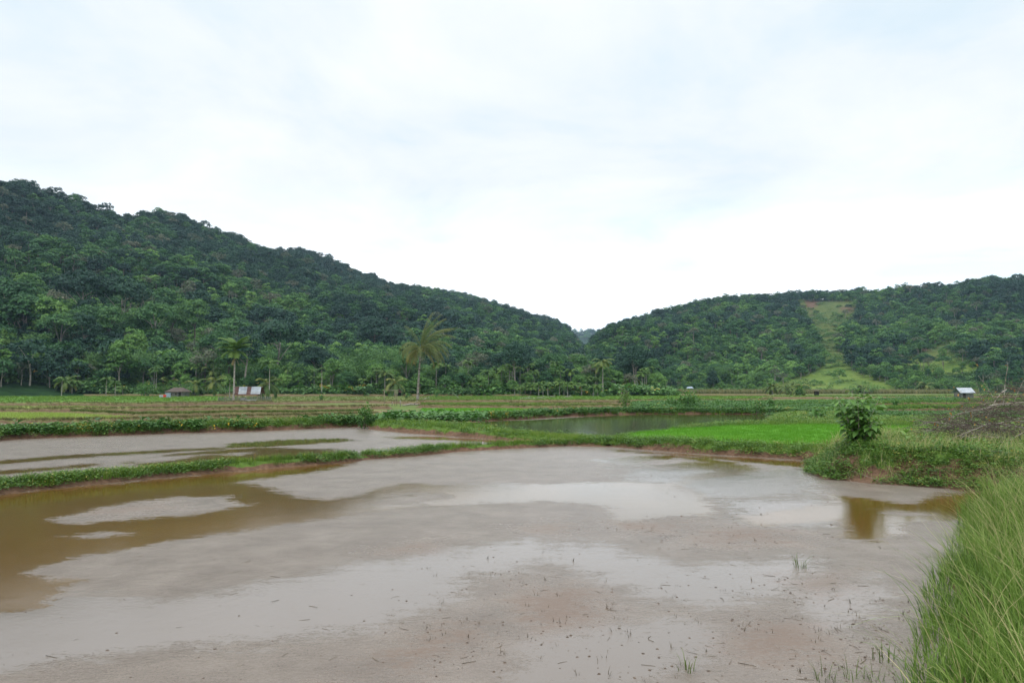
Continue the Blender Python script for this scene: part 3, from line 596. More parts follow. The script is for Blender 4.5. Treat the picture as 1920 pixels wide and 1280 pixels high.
# ------------------------------------------------------------------ bits on the mud: clods, straw, stubble
def mudpts(n, dens):
    o = []
    while sum(map(len, o)) < n:
        px = rng.uniform(-50, 1750, 4 * n); py = rng.uniform(845, 1285, 4 * n); k = rng.uniform(size=4 * n) < dens(px, py)
        P = np.array([at(x, y)[:2] for x, y in zip(px[k], py[k])]).reshape(-1, 2)
        if len(P):
            pl, fl, dr = wet_fields(P[:, 0], P[:, 1]); P = P[(NEAR.sdf(P[:, 0], P[:, 1]) < 0) & ((pl < .1) | (rng.uniform(size=len(P)) < .15)) & (TER.sdf(P[:, 0], P[:, 1]) < 0)]; o.append(P)
    P = np.concatenate(o)[:n]; return np.concatenate([P, np.zeros((len(P), 1)) + .004], 1)
hot = [(1060, 1140, 90, 40), (830, 1200, 90, 35), (1450, 1200, 100, 45), (1400, 1005, 90, 25), (1520, 1100, 90, 35), (1230, 990, 80, 20), (940, 1075, 80, 25), (1640, 1200, 60, 60), (1240, 920, 50, 20)]
def dens(px, py):
    d = .04 + .10 * sstep(700, 1300, px)
    for x, y, a, b in hot: d = d + .6 * np.exp(-((px - x) / a) ** 2 - ((py - y) / b) ** 2)
    return np.clip(d, 0, 1)
def t_clod(seed):
    r = np.random.default_rng(seed); a = np.arange(6) * math.pi / 3
    ring = np.stack([np.cos(a) * r.uniform(.6, 1.2, 6), np.sin(a) * r.uniform(.6, 1.2, 6), np.full(6, 0)], 1); r2 = ring * .6 + np.array((0, 0, .45)); r2[:, 2] += r.normal(0, .1, 6)
    V = np.concatenate([ring, r2, [[0, 0, .65]]]); j = np.arange(6)
    return V, np.stack([j, (j + 1) % 6, 6 + (j + 1) % 6, 6 + j], 1), np.stack([6 + j, 6 + (j + 1) % 6, np.full(6, 12)], 1), np.full(13, .5)
TPL['clod'] = [t_clod(i) for i in range(5)]
P = mudpts(4300, dens); m = MB(); k = len(P)
sz = rng.lognormal(-5.0, .6, k); sz = np.clip(sz, .004, .022)
for j in range(5):
    q = np.arange(k) % 5 == j; replicate(*TPL['clod'][j], P[q], sz[q], rng.uniform(0, 6.28, q.sum()), np.full(q.sum(), .5), m, sz=sz[q] * .8)
kind(m.obj('mud_clods', M['clod'], smooth=True), 'stuff')
def t_straw(seed):
    r = np.random.default_rng(seed); m = MB(); t = np.linspace(-.5, .5, 4); m.tube(np.stack([t, .12 * r.normal() * (t * 2) ** 2, .03 + .0 * t + .10 * r.uniform() * (t + .5)], 1), .018, 3); return m.arrays()
TPL['straw'] = [t_straw(i) for i in range(5)]
P = mudpts(750, dens); m = MB(); k = len(P); sz = np.clip(rng.lognormal(-2.9, .5, k), .02, .16)
for j in range(5):
    q = np.arange(k) % 5 == j; replicate(*TPL['straw'][j], P[q], sz[q], rng.uniform(0, 6.28, q.sum()), np.full(q.sum(), .5), m)
kind(m.obj('straw_bits', M['straw']), 'stuff')
TPL['stub'] = [t_tuft(4, .12, .05, .004, 90 + i, .5, 2) for i in range(4)]
P = mudpts(230, lambda x, y: dens(x, y) * (x > 800)); cover('rice_stubble', 'straw', 'stub', P, .3, .8)
def pxpts(l): return np.array([at(x, y) for x, y in l])
TPL['sprig'] = [t_tuft(14, .22, .10, .004, 95 + i, .7, 3) for i in range(3)]
cover('grass', 'olive_grass', 'sprig', pxpts([(1498, 1062), (1505, 1066), (1600, 1272), (1545, 1276), (1640, 1275), (1290, 1256), (1660, 1240)]), .6, 1.2, (.35, .1))
# ------------------------------------------------------------------ hills
def azf(px): return np.arctan((np.asarray(px, float) - 960) / F)
LP = np.array([(-900, 250), (-400, 285), (-150, 305), (0, 337), (60, 352), (130, 373), (200, 394), (225, 404), (260, 402), (300, 402), (350, 411), (400, 433), (440, 443), (475, 466), (510, 466), (560, 470), (620, 490), (680, 515), (740, 534), (800, 541), (860, 548), (920, 567), (980, 586), (1040, 604), (1062, 617), (1082, 642), (1120, 690), (1180, 715), (1230, 760)], float)
RP = np.array([(1000, 760), (1040, 722), (1070, 700), (1095, 664), (1110, 637), (1124, 616), (1140, 607), (1180, 596), (1250, 582), (1320, 566), (1380, 554), (1450, 551), (1500, 546), (1550, 545), (1600, 538), (1650, 539), (1700, 535), (1750, 532), (1800, 530), (1840, 524), (1880, 520), (1920, 519), (2100, 505), (2500, 480), (3200, 470)], float)
def hill_fn(PR, foot_pts, ridge_pts, treeh, seed, pw):
    az = azf(PR[:, 0]); fa, fv = azf([p[0] for p in foot_pts]), [p[1] for p in foot_pts]; ra, rv = azf([p[0] for p in ridge_pts]), [p[1] for p in ridge_pts]
    def f(X, Y):
        a = np.arctan2(X, np.maximum(Y, 1e-3)); D = np.hypot(X, Y); px = 960 + F * np.tan(np.clip(a, -1.2, 1.2))
        foot, rid = np.interp(a, fa, fv), np.interp(a, ra, rv)
        py = np.interp(px, PR[:, 0], PR[:, 1]); dep = rid * np.cos(a)
        H = np.maximum((HOR - py) / F * dep + HC - treeh, -14)
        t = (D - foot) / (rid - foot)
        s = np.where(t < 1, np.clip(t, 0, 1) ** pw, 1 - .5 * (t - 1) - .3 * np.maximum(t - 1, 0) ** 2)
        amp = np.clip(t, 0, 1) * np.clip(1.05 - t, 0, 1) * 4
        gul = fbm(X / 95, Y / 95, seed, 3) * 30 + fbm(X / 38, Y / 38, seed + 5, 2) * 10
        return np.where(t > -.02, H * s - .5 + amp * gul * np.clip(H / 60, 0, 1), -8.0), t
    return f
hL = hill_fn(LP, [(-900, 215), (0, 225), (500, 232), (900, 245), (1080, 260), (1230, 300)], [(-900, 470), (0, 570), (300, 640), (480, 660), (520, 760), (800, 880), (1080, 1050), (1230, 1100)], 6.3, 101, 1.12)
hR = hill_fn(RP, [(1000, 300), (1240, 320), (1500, 330), (1920, 345), (3200, 330)], [(1000, 560), (1100, 640), (1300, 800), (1600, 860), (1920, 830), (3200, 800)], 8, 202, 1.08)
# the grassy landslide scar and the cleared slope on the right hill
SCAR = [(1498, 556), (1545, 552), (1600, 566), (1604, 590), (1576, 610), (1562, 636), (1566, 655), (1592, 668), (1590, 690), (1612, 702), (1660, 716), (1680, 730), (1420, 730), (1480, 714), (1540, 696), (1552, 668), (1548, 645), (1530, 620), (1512, 590)]
CLEAR = [(1690, 672), (1740, 655), (1770, 640), (1800, 632), (1810, 640), (1780, 658), (1840, 688), (1830, 700), (1760, 702), (1700, 690)]
def scar(px, py): return np.maximum(sdf_poly(px, py, SCAR), sdf_poly(px, py, CLEAR) - 5)
def hill_obj(name, fn, a0, a1, na, r0, r1, nr):
    a = np.linspace(a0, a1, na); r = np.geomspace(r0, r1, nr); A, Rr = np.meshgrid(a, r); X, Y = Rr * np.sin(A), Rr * np.cos(A); Z, t = fn(X, Y)
    V = np.stack([X, Y, Z], -1).reshape(-1, 3); i = np.arange(nr - 1)[:, None] * na + np.arange(na - 1)[None]; Q = np.stack([i, i + na, i + na + 1, i + 1], -1).reshape(-1, 4)
    px, py = proj(V); sc = scar(px, py); m = MB(); m.add(V, Q[:, ::-1])
    red = np.exp(-((px - 1522) / 16) ** 2 - ((py - 568) / 9) ** 2) + .8 * np.exp(-((px - 1590) / 22) ** 2 - ((py - 580) / 9) ** 2) + .6 * np.exp(-((px - 1520) / 8) ** 2 - ((py - 590) / 14) ** 2) + .9 * np.exp(-((px - 1735) / 9) ** 2 - ((py - 655) / 4) ** 2)
    return kind(m.obj(name, M['hill'], smooth=True, attrs={'scar': sc, 'red': red, 'scrub': 1 - sstep(655, 695, py)}), 'structure')
def hill_mat():
    m, N, L = newmat('hill'); o = N.new('ShaderNodeOutputMaterial'); p = N.new('ShaderNodeBsdfPrincipled'); L.new(p.outputs[0], o.inputs[0])
    g = N.new('ShaderNodeNewGeometry').outputs['Position']
    t = N.new('ShaderNodeTexNoise'); t.inputs['Scale'].default_value = .05; t.inputs['Detail'].default_value = 6; L.new(g, t.inputs['Vector'])
    t2 = N.new('ShaderNodeTexNoise'); t2.inputs['Scale'].default_value = .4; t2.inputs['Detail'].default_value = 5; L.new(g, t2.inputs['Vector'])
    def at_(n):
        a = N.new('ShaderNodeAttribute'); a.attribute_name = n; return a.outputs['Fac']
    floor = ramp(N, [(.3, (.010, .028, .010)), (.7, (.022, .055, .018))]); L.new(t2.outputs[0], floor.inputs[0])
    gr = ramp(N, [(.30, (.05, .095, .02)), (.5, (.105, .16, .032)), (.72, (.17, .205, .055))])
    L.new(math_(N, L, 'ADD', math_(N, L, 'MULTIPLY', t.outputs[0], .55), math_(N, L, 'MULTIPLY', t2.outputs[0], .45)), gr.inputs[0])
    def mx(f, a, b):
        x = N.new('ShaderNodeMix'); x.data_type = 'RGBA'; L.new(f, x.inputs['Factor']); L.new(a, x.inputs['A'])
        if isinstance(b, tuple): x.inputs['B'].default_value = (*b, 1)
        else: L.new(b, x.inputs['B'])
        return x.outputs['Result']
    mr = N.new('ShaderNodeMapRange'); mr.inputs['From Min'].default_value = -7; mr.inputs['From Max'].default_value = -1
    L.new(math_(N, L, 'ADD', at_('scar'), math_(N, L, 'MULTIPLY', math_(N, L, 'SUBTRACT', t2.outputs[0], .5), 8.0)), mr.inputs[0])
    sr = ramp(N, [(.32, (.035, .060, .020)), (.5, (.075, .105, .030)), (.7, (.125, .120, .050))])
    L.new(math_(N, L, 'ADD', math_(N, L, 'MULTIPLY', t.outputs[0], .5), math_(N, L, 'MULTIPLY', t2.outputs[0], .5)), sr.inputs[0])
    c = mx(mr.outputs[0], floor.outputs[0], mx(at_('scrub'), gr.outputs[0], sr.outputs[0]))
    mr2 = N.new('ShaderNodeMapRange'); mr2.inputs['From Min'].default_value = .35; mr2.inputs['From Max'].default_value = .7
    L.new(math_(N, L, 'ADD', at_('red'), math_(N, L, 'MULTIPLY', math_(N, L, 'SUBTRACT', t2.outputs[0], .5), .9)), mr2.inputs[0])
    c = mx(mr2.outputs[0], c, (.115, .072, .048)); L.new(c, p.inputs['Base Color']); p.inputs['Roughness'].default_value = 1; p.inputs['Specular IOR Level'].default_value = .1
    b = N.new('ShaderNodeBump'); b.inputs['Distance'].default_value = .8; L.new(t2.outputs[0], b.inputs['Height']); L.new(b.outputs[0], p.inputs['Normal'])
    return m
M['hill'] = hill_mat()
hill_obj('hill', hL, azf(-1400), azf(1228), 200, 190, 1500, 110)
hill_obj('hill', hR, azf(1002), azf(3000), 200, 270, 1250, 110)
hF = lambda X, Y: (60 + 188 * np.exp(-((X - 290) / 480) ** 2) * np.exp(-((Y - 2400) / 330) ** 2) + fbm(X / 120, Y / 120, 9) * 22 - 62, None)
xs = np.linspace(-900, 1500, 90); V, Q = grid_mesh(xs, np.linspace(1700, 3100, 70), lambda x, y: hF(x, y)[0]); m = MB(); m.add(V, Q)
kind(m.obj('hill', M['forest_floor'], smooth=True), 'structure')
# ------------------------------------------------------------------ trees
def crown_arrays(seed, H, Rx, base, nclump, nleaf, size, style='round'):
    """leaf faces spread over many overlapping leaf masses; returns arrays for MB"""
    r = np.random.default_rng(seed); m = MB(); cs = []
    for i in range(nclump):
        a = i * 2.39996 + r.normal(0, .35); k = (i + .5) / nclump
        se = (-.15 if style != 'umbrella' else .05) + (1.13 if style != 'umbrella' else .93) * k + r.normal(0, .07); se = min(max(se, -.3), .99); ce = math.sqrt(1 - se * se)
        j = r.uniform(.82, 1.1)
        if style == 'umbrella': rr = Rx * .74 * ce * j; zc = base + (H - base) * (.42 + .40 * se * j); cr = Rx * r.uniform(.24, .36)
        elif style == 'tall': rr = Rx * .66 * ce ** .7 * j; zc = base + (H - base) * (.34 + .52 * se * j); cr = Rx * r.uniform(.34, .5)
        else: rr = Rx * .70 * ce * j; zc = base + (H - base) * (.36 + .46 * se * j); cr = Rx * r.uniform(.27, .42)
        cs.append((rr * math.cos(a), rr * math.sin(a), zc, cr))
    w = np.array([c[3] ** 2 for c in cs]); cnt = np.maximum(6, (nleaf * w / w.sum()).astype(int))
    for (x, y, z, cr), n in zip(cs, cnt):
        d = r.normal(0, 1, (n, 3)); d /= np.linalg.norm(d, axis=1)[:, None]; d[:, 2] = np.where(d[:, 2] < -.25, -d[:, 2] * .6, d[:, 2])
        rad = cr * r.uniform(.72, 1.12, (n, 1)); P = np.array((x, y, z)) + d * rad * np.array((1, 1, .72))
        nrm = d * .9 + r.normal(0, .30, (n, 3)) + np.array((0, 0, .45)); nrm /= np.linalg.norm(nrm, axis=1)[:, None]
        ref = r.normal(0, 1, (n, 3)); u = np.cross(nrm, ref); u /= np.linalg.norm(u, axis=1)[:, None]; v = np.cross(nrm, u)
        s = size * r.uniform(.55, 1.25, (n, 1)); Vv = np.stack([P - u * s * .62, P - v * s * .36, P + u * s * .62 - nrm * s * .2, P + v * s * .36], 1).reshape(-1, 3)
        tn = np.repeat(np.clip(.5 + r.normal(0, .10) + r.normal(0, .13, n), 0, 1), 4); m.add(Vv, np.arange(4 * n).reshape(-1, 4), tint=tn)
    return m, cs
def trunk_arrays(seed, H, base, r0, cs, forks=5, lean=.0):
    r = np.random.default_rng(seed + 999); m = MB(); t = np.linspace(0, 1, 6); top = base + (H - base) * .45
    px = lean * t ** 2 * top + .02 * H * np.sin(t * 5 + seed) * t; py = .02 * H * np.cos(t * 4 + seed) * t
    m.tube(np.stack([px, py, top * t - .4], 1), r0 * (1 - .6 * t), 7)
    for c in sorted(cs, key=lambda c: -c[3])[:forks]:
        s = r.uniform(.55, .95); b = np.array((np.interp(s, t, px), np.interp(s, t, py), top * s - .4)); e_ = np.array(c[:3]); tt = np.linspace(0, 1, 4)[:, None]
        m.tube(b + (e_ - b) * tt + np.array((0, 0, .06 * H)) * np.sin(tt * 3.14) * .4, r0 * .42 * (1 - .75 * tt[:, 0]), 5)
    return m
def bamboo_arrays(seed, H, R_, n):
    r = np.random.default_rng(seed); m = MB(); k = MB()
    for i in range(34):
        a = r.uniform(0, 6.28); b = np.array((math.cos(a), math.sin(a))) * R_ * .25 * r.uniform(); h = H * r.uniform(.6, 1.05); ln = r.uniform(.15, .62) * R_ * 1.5; t = np.linspace(0, 1, 7)
        c = np.stack([b[0] + math.cos(a) * ln * t ** 2.2, b[1] + math.sin(a) * ln * t ** 2.2, h * (t - .26 * t ** 3.5)], 1); k.tube(c, .06 * (1 - .8 * t), 4)
        nn = n // 34; q = r.uniform(.18, 1, nn) ** .8; P = np.stack([np.interp(q, t, c[:, j]) for j in range(3)], 1) + r.normal(0, 1, (nn, 3)) * (.45 + .5 * (1 - np.abs(q - .6)))[:, None] * R_ * .16
        nrm = r.normal(0, .5, (nn, 3)) + np.array((math.cos(a) * .4, math.sin(a) * .4, .8)); nrm /= np.linalg.norm(nrm, axis=1)[:, None]
        u = np.cross(nrm, r.normal(0, 1, (nn, 3))); u /= np.linalg.norm(u, axis=1)[:, None]; v = np.cross(nrm, u); s = r.uniform(.3, .75, (nn, 1))
        m.add(np.stack([P - u * s * .7, P - v * s * .22, P + u * s * .7 - np.array((0, 0, .2)) * s, P + v * s * .22], 1).reshape(-1, 3), np.arange(4 * nn).reshape(-1, 4), tint=np.repeat(np.clip(.5 + r.normal(0, .15, nn), 0, 1), 4))
    return m, k
LOOK = {'dark': 'dark green', 'mid': 'mid-green', 'light': 'light green', 'grey': 'greyish half-bare'}
SHAPE = {'round': 'round-crowned', 'umbrella': 'flat-crowned', 'tall': 'tall narrow'}
TREE = []                                                 # unit kinds: (look, shape, H, crown mesh, trunk mesh)
for i, (lk, st, H, Rx, bs, nc, nl, sz) in enumerate([('dark', 'round', 16, 6.6, 4.0, 30, 3400, .62), ('dark', 'umbrella', 17, 8.2, 7, 30, 3200, .62), ('mid', 'round', 14, 5.2, 3.2, 26, 2800, .58), ('mid', 'tall', 18, 4.2, 5.5, 26, 2400, .58),
        ('light', 'round', 12, 4.8, 2.4, 24, 2600, .58), ('light', 'tall', 15, 3.6, 4, 22, 1900, .56), ('grey', 'umbrella', 15, 5.0, 6, 20, 1100, .50), ('mid', 'umbrella', 16, 6.6, 7, 26, 2400, .6), ('dark', 'tall', 20, 5.0, 7, 28, 2600, .6), ('grey', 'round', 13, 4.4, 4, 22, 1300, .52)]):
    cm, cs = crown_arrays(300 + i, H, Rx, bs, nc, nl, sz, st); tm = trunk_arrays(300 + i, H, bs, .02 * H, cs)
    TREE.append((lk, st, H, cm.mesh('crown', M['tree_' + lk]), tm.mesh('trunk', M['bark' if i % 3 else 'bark_dark'], True)))
BAMB = []
for i in range(3):
    cm, km = bamboo_arrays(400 + i, 12 + i, 5.5, 3000); BAMB.append((cm.mesh('crown', M['bamboo']), km.mesh('stem', M['bamboo'], True)))
# far canopy prototypes: trunk and crown in one mesh, instanced as one uncountable forest
fc = bpy.data.collections.new('forest_kinds')
for i, (lk, st, H, Rx, bs, nc, nl, sz) in enumerate([('dark', 'round', 13, 6.0, 2, 16, 700, 1.0), ('dark', 'umbrella', 13, 6.4, 2.4, 18, 700, 1.0), ('mid', 'round', 12, 5.2, 2, 15, 620, .95), ('mid', 'tall', 14, 4.2, 3, 14, 520, .9), ('light', 'round', 10, 4.6, 1.6, 13, 520, .9),
        ('mid', 'umbrella', 12, 5.6, 2, 15, 600, .95), ('dark', 'tall', 14, 4.8, 2, 15, 620, .95), ('grey', 'umbrella', 13, 4.6, 5, 12, 330, .8), ('light', 'tall', 12, 3.6, 2, 12, 420, .85), ('dark', 'round', 11, 5.4, 2, 14, 600, .95)]):
    cm, cs = crown_arrays(500 + i, H, Rx, bs, nc, nl, sz, st); me = cm.mesh('canopy_kind', M['tree_' + lk]); tm = trunk_arrays(500 + i, H, bs, .02 * H, cs, 3)
    V, Q, T, c = cm.arrays(); n0 = len(Q); tV, tQ, tT, tc_ = tm.arrays(); bm = MB(); bm.add(V, Q, tint=c); bm.add(tV, tQ, tT, tc_)
    me = bm.mesh('canopy_kind', M['tree_' + lk]); me.materials.append(M['bark']); mi = np.zeros(len(me.polygons), np.int32); mi[n0:] = 1; me.polygons.foreach_set('material_index', mi)
    fc.objects.link(bpy.data.objects.new('canopy_kind_%02d' % i, me))
def forest(name, P, idx, rot, scl):
    me = bpy.data.meshes.new(name); me.vertices.add(len(P)); me.vertices.foreach_set('co', P.ravel())
    for n, t, v in (('kind', 'INT', idx), ('rot', 'FLOAT', rot), ('scl', 'FLOAT', scl)):
        a = me.attributes.new(n, t, 'POINT'); a.data.foreach_set('value', np.asarray(v, np.int32 if t == 'INT' else np.float32))
    o = link(name, me); ng = bpy.data.node_groups.new('forest_scatter', 'GeometryNodeTree')
    ng.interface.new_socket('Geometry', in_out='INPUT', socket_type='NodeSocketGeometry'); ng.interface.new_socket('Geometry', in_out='OUTPUT', socket_type='NodeSocketGeometry')
    N, L = ng.nodes, ng.links; gi, go = N.new('NodeGroupInput'), N.new('NodeGroupOutput'); ip = N.new('GeometryNodeInstanceOnPoints'); ci = N.new('GeometryNodeCollectionInfo')
    ci.inputs['Collection'].default_value = fc; ci.inputs['Separate Children'].default_value = True; ci.inputs['Reset Children'].default_value = True
    ip.inputs['Pick Instance'].default_value = True
    def na(n, t):
        q = N.new('GeometryNodeInputNamedAttribute'); q.data_type = t; q.inputs['Name'].default_value = n; return q.outputs['Attribute']
    cx = N.new('ShaderNodeCombineXYZ'); L.new(na('rot', 'FLOAT'), cx.inputs[2]); e2r = N.new('FunctionNodeEulerToRotation'); L.new(cx.outputs[0], e2r.inputs[0])
    L.new(gi.outputs[0], ip.inputs['Points']); L.new(ci.outputs[0], ip.inputs['Instance']); L.new(na('kind', 'INT'), ip.inputs['Instance Index']); L.new(e2r.outputs[0], ip.inputs['Rotation']); L.new(na('scl', 'FLOAT'), ip.inputs['Scale'])
    L.new(ip.outputs[0], go.inputs[0]); md = o.modifiers.new('scatter', 'NODES'); md.node_group = ng; return kind(o, 'stuff')
def scatter(fn, a0, a1, step, rmax_t, tmin):
    g = np.arange(-1300, 1300, step); X, Y = np.meshgrid(g, np.arange(150, 1500, step)); X = X.ravel() + rng.uniform(-.45, .45, X.size) * step; Y = Y.ravel() + rng.uniform(-.45, .45, Y.size) * step
    a = np.arctan2(X, Y); Z, t = fn(X, Y); k = (a > a0) & (a < a1) & (t > tmin) & (t < rmax_t) & (Z > -3); P = np.stack([X, Y, Z - .4], 1)[k]
    px, py = proj(P + np.array((0, 0, 2.0))); px2, py2 = proj(P + np.array((0, 0, 7.0))); keep = (np.maximum(scar(px, py), scar(px2, py2)) < -2.5 + 7 * fbm(P[:, 0] / 14, P[:, 1] / 14, 44)) | (rng.uniform(size=len(P)) < .015) | ((py < 563) & (rng.uniform(size=len(P)) < .95))
    return P[keep]
def pick(P, seed, light):
    n = fbm(P[:, 0] / 70, P[:, 1] / 70, seed, 3); u = rng.uniform(size=len(P)); q = np.clip(.5 + 1.5 * n + light + (u - .5) * .75, 0, .999)
    order = np.array([9, 6, 0, 1, 2, 3, 5, 8, 2, 4]); idx = order[(q * 10).astype(int)]
    idx[rng.uniform(size=len(P)) < .055] = 7
    return idx
PL = scatter(hL, azf(-250), azf(1180), 4.1, 1.05, .03)
PR_ = scatter(hR, azf(1040), azf(2200), 4.3, 1.12, .005)
hgt = lambda P, fn: fn(P[:, 0], P[:, 1])[1]
sl_ = np.clip(np.exp(rng.normal(-.48, .34, len(PL))), .3, 1.15); sr_ = np.clip(np.exp(rng.normal(-.62, .34, len(PR_))), .25, 1.0) * np.clip(.55 + 3 * hgt(PR_, hR), .55, 1)
forest('forest', PL, pick(PL, 61, .32 - .75 * hgt(PL, hL)), rng.uniform(0, 6.28, len(PL)), sl_)
forest('forest', PR_, pick(PR_, 62, .30 - .50 * hgt(PR_, hR)), rng.uniform(0, 6.28, len(PR_)), sr_)
g = np.stack([rng.uniform(-300, 900, 2600), rng.uniform(2100, 2560, 2600)], 1); PF = np.concatenate([g, hF(g[:, 0], g[:, 1])[0][:, None]], 1)
forest('forest', PF, rng.integers(0, 7, len(PF)), rng.uniform(0, 6.28, len(PF)), np.exp(rng.normal(.15, .2, len(PF))))
# --- the nearest trees: every one an object with its trunk and crown
ZONES = [(-999, 60, 'left of the young palm row'), (60, 250, 'behind the row of young palms'), (250, 350, 'behind the brown-roofed house'), (350, 510, 'behind the striped-roof open hut'),
         (510, 690, 'between striped-roof hut and pole frame'), (690, 765, 'behind the pole frame'), (765, 860, 'behind the tall coconut palm'), (860, 1010, 'right of the tall coconut palm'),
         (1010, 1110, 'below the valley gap'), (1110, 1250, 'behind the small tilted hut'), (1250, 1450, 'behind the corn rows'), (1450, 1660, 'below the grassy landslide'), (1660, 3000, 'behind the white-roofed shed')]
ORD = ['', 'first', 'second', 'third', 'fourth', 'fifth', 'sixth', 'seventh', 'eighth', 'ninth', 'tenth', 'eleventh', 'twelfth', 'thirteenth', 'fourteenth', 'fifteenth', 'sixteenth', 'seventeenth', 'eighteenth', 'nineteenth', 'twentieth'] + ['number %d' % i for i in range(21, 90)]
def zone(px): return next(z for a, b, z in ZONES if a <= px < b)
YZ = [(-999, 100, 'in the edge row near the round bush'), (100, 300, 'in the edge row nearer the brown-roofed house'), (300, 1045, 'in the edge row right of the tall coconut'), (1045, 3000, 'in the edge row left of the tilted hut')]
def name_all(items, zone=zone):
    """items: (root, look words, px): a label that places each one among its like"""
    by = {}
    for o, look, px in items: by.setdefault((look, zone(px)), []).append((px, o))
    for (look, z), l in by.items():
        l.sort(key=lambda q: q[0])
        for k, (px, o) in enumerate(l): o['label'] = f'{look} {z}' + ('' if len(l) == 1 else f', {ORD[k + 1]} from left')
spots = []
def try_spot(X, Y, rad):
    if any((X - x) ** 2 + (Y - y) ** 2 < ((rad + q) * .55) ** 2 for x, y, q in spots): return False
    spots.append((X, Y, rad)); return True
TR = []
def zl(X, Y): return max(float(hL(np.array([X]), np.array([Y]))[0][0]), float(hR(np.array([X]), np.array([Y]))[0][0]), -.06)
for px, py, D, k, s in [(520, 640, 236, 1, 1.35), (590, 655, 240, 0, 1.05), (700, 590, 330, 0, 1.35), (735, 605, 322, 0, 1.2), (960, 655, 232, 1, .95), (150, 600, 262, 1, 1.5), (225, 590, 270, 1, 1.45), (285, 612, 250, 7, 1.25), (40, 595, 225, 2, 1.75), (12, 580, 228, 2, 1.7),
                        (370, 640, 238, 9, 1.25), (110, 640, 222, 7, 1.1), (85, 620, 226, 5, 1.5), (430, 655, 240, 4, 1.3), (1060, 700, 222, 0, .75), (1170, 705, 240, 0, .7), (895, 660, 240, 6, 1.1)]:
    p = atd(px, 740, D); TR.append((p[0], p[1], k, s)); spots.append((p[0], p[1], 4 * s))
tries = 0
while len(TR) < 250 and tries < 6000:
    tries += 1; px = rng.uniform(-120, 2040); fr = rng.uniform() ** 1.3
    base = np.interp(px, [-120, 500, 1000, 1240, 1260, 1500, 2040], [206, 204, 206, 214, 312, 330, 330]); D = base + fr * np.interp(px, [0, 900, 1240, 1260], [62, 70, 60, 45])
    X = (px - 960) / F * D; k = int(rng.choice([2, 3, 4, 5, 6, 7, 8, 9, 0, 1], p=[.14, .10, .26, .18, .06, .08, .05, .03, .06, .04])); s = rng.uniform(.55, .95) * (1 + .25 * fr) * (1.12 if px < 500 else .92)
    if px > 1250: s *= .62
    q = proj(np.array((X, D, 2.0)))
    if scar(q[0], q[1]) > -6: continue
    if try_spot(X, D, 4.2 * s): TR.append((X, D, k, s))
for _ in range(48):                                        # small pale trees stepping down to the fields
    px = rng.uniform(-100, 1235); D = rng.uniform(201, 211); TR.append(((px - 960) / F * D, D, int(rng.choice([4, 5, 2, 4])), rng.uniform(.32, .56)))
items = []; cache = {}
def add_tree(X, Y, k, s, name='forest_tree'):
    lk, st, H, cme, tme = TREE[k]; o = thing(name, '', 'tree', (X, Y, zl(X, Y) - .1), rng.uniform(0, 6.28), 'trees along the foot of the hills'); o.scale = (s, s, s * rng.uniform(.9, 1.12))
    link('trunk', tme, o); link('crown', cme, o); items.append((o, f'{LOOK[lk]} {SHAPE[st]} tree', proj(np.array((X, Y, 5.0)))[0])); return o
for X, Y, k, s in TR: add_tree(X, Y, k, s)
name_all(items)
items = []
for px, D, s in [(660, 212, 1.0), (690, 216, 1.1), (640, 222, 1.05), (545, 210, .95), (560, 214, 1.0), (760, 214, 1.0), (810, 212, .95), (840, 215, 1.0), (860, 210, .8), (330, 214, 1.25), (300, 216, 1.2), (260, 212, 1.0), (240, 215, 1.1), (60, 214, 1.0), (180, 213, .8), (450, 214, .95), (475, 218, 1.0), (1110, 222, .8), (1080, 226, .85), (1100, 215, .7),
                 (720, 238, 1.5), (690, 250, 1.5), (640, 246, 1.35), (750, 244, 1.3), (930, 225, .9), (-30, 212, 1.1), (1355, 335, .9), (1420, 332, .8), (1640, 338, .7), (400, 222, 1.1)]:
    X = (px - 960) / F * D; c, st = BAMB[len(items) % 3]; o = thing('bamboo_clump', '', 'bamboo', (X, D, zl(X, D)), rng.uniform(0, 6.28), 'bamboo clumps along the forest edge'); o.scale = (s, s, s)
    link('stems', st, o); link('foliage', c, o); items.append((o, 'feathery light green bamboo clump', px))
name_all(items)
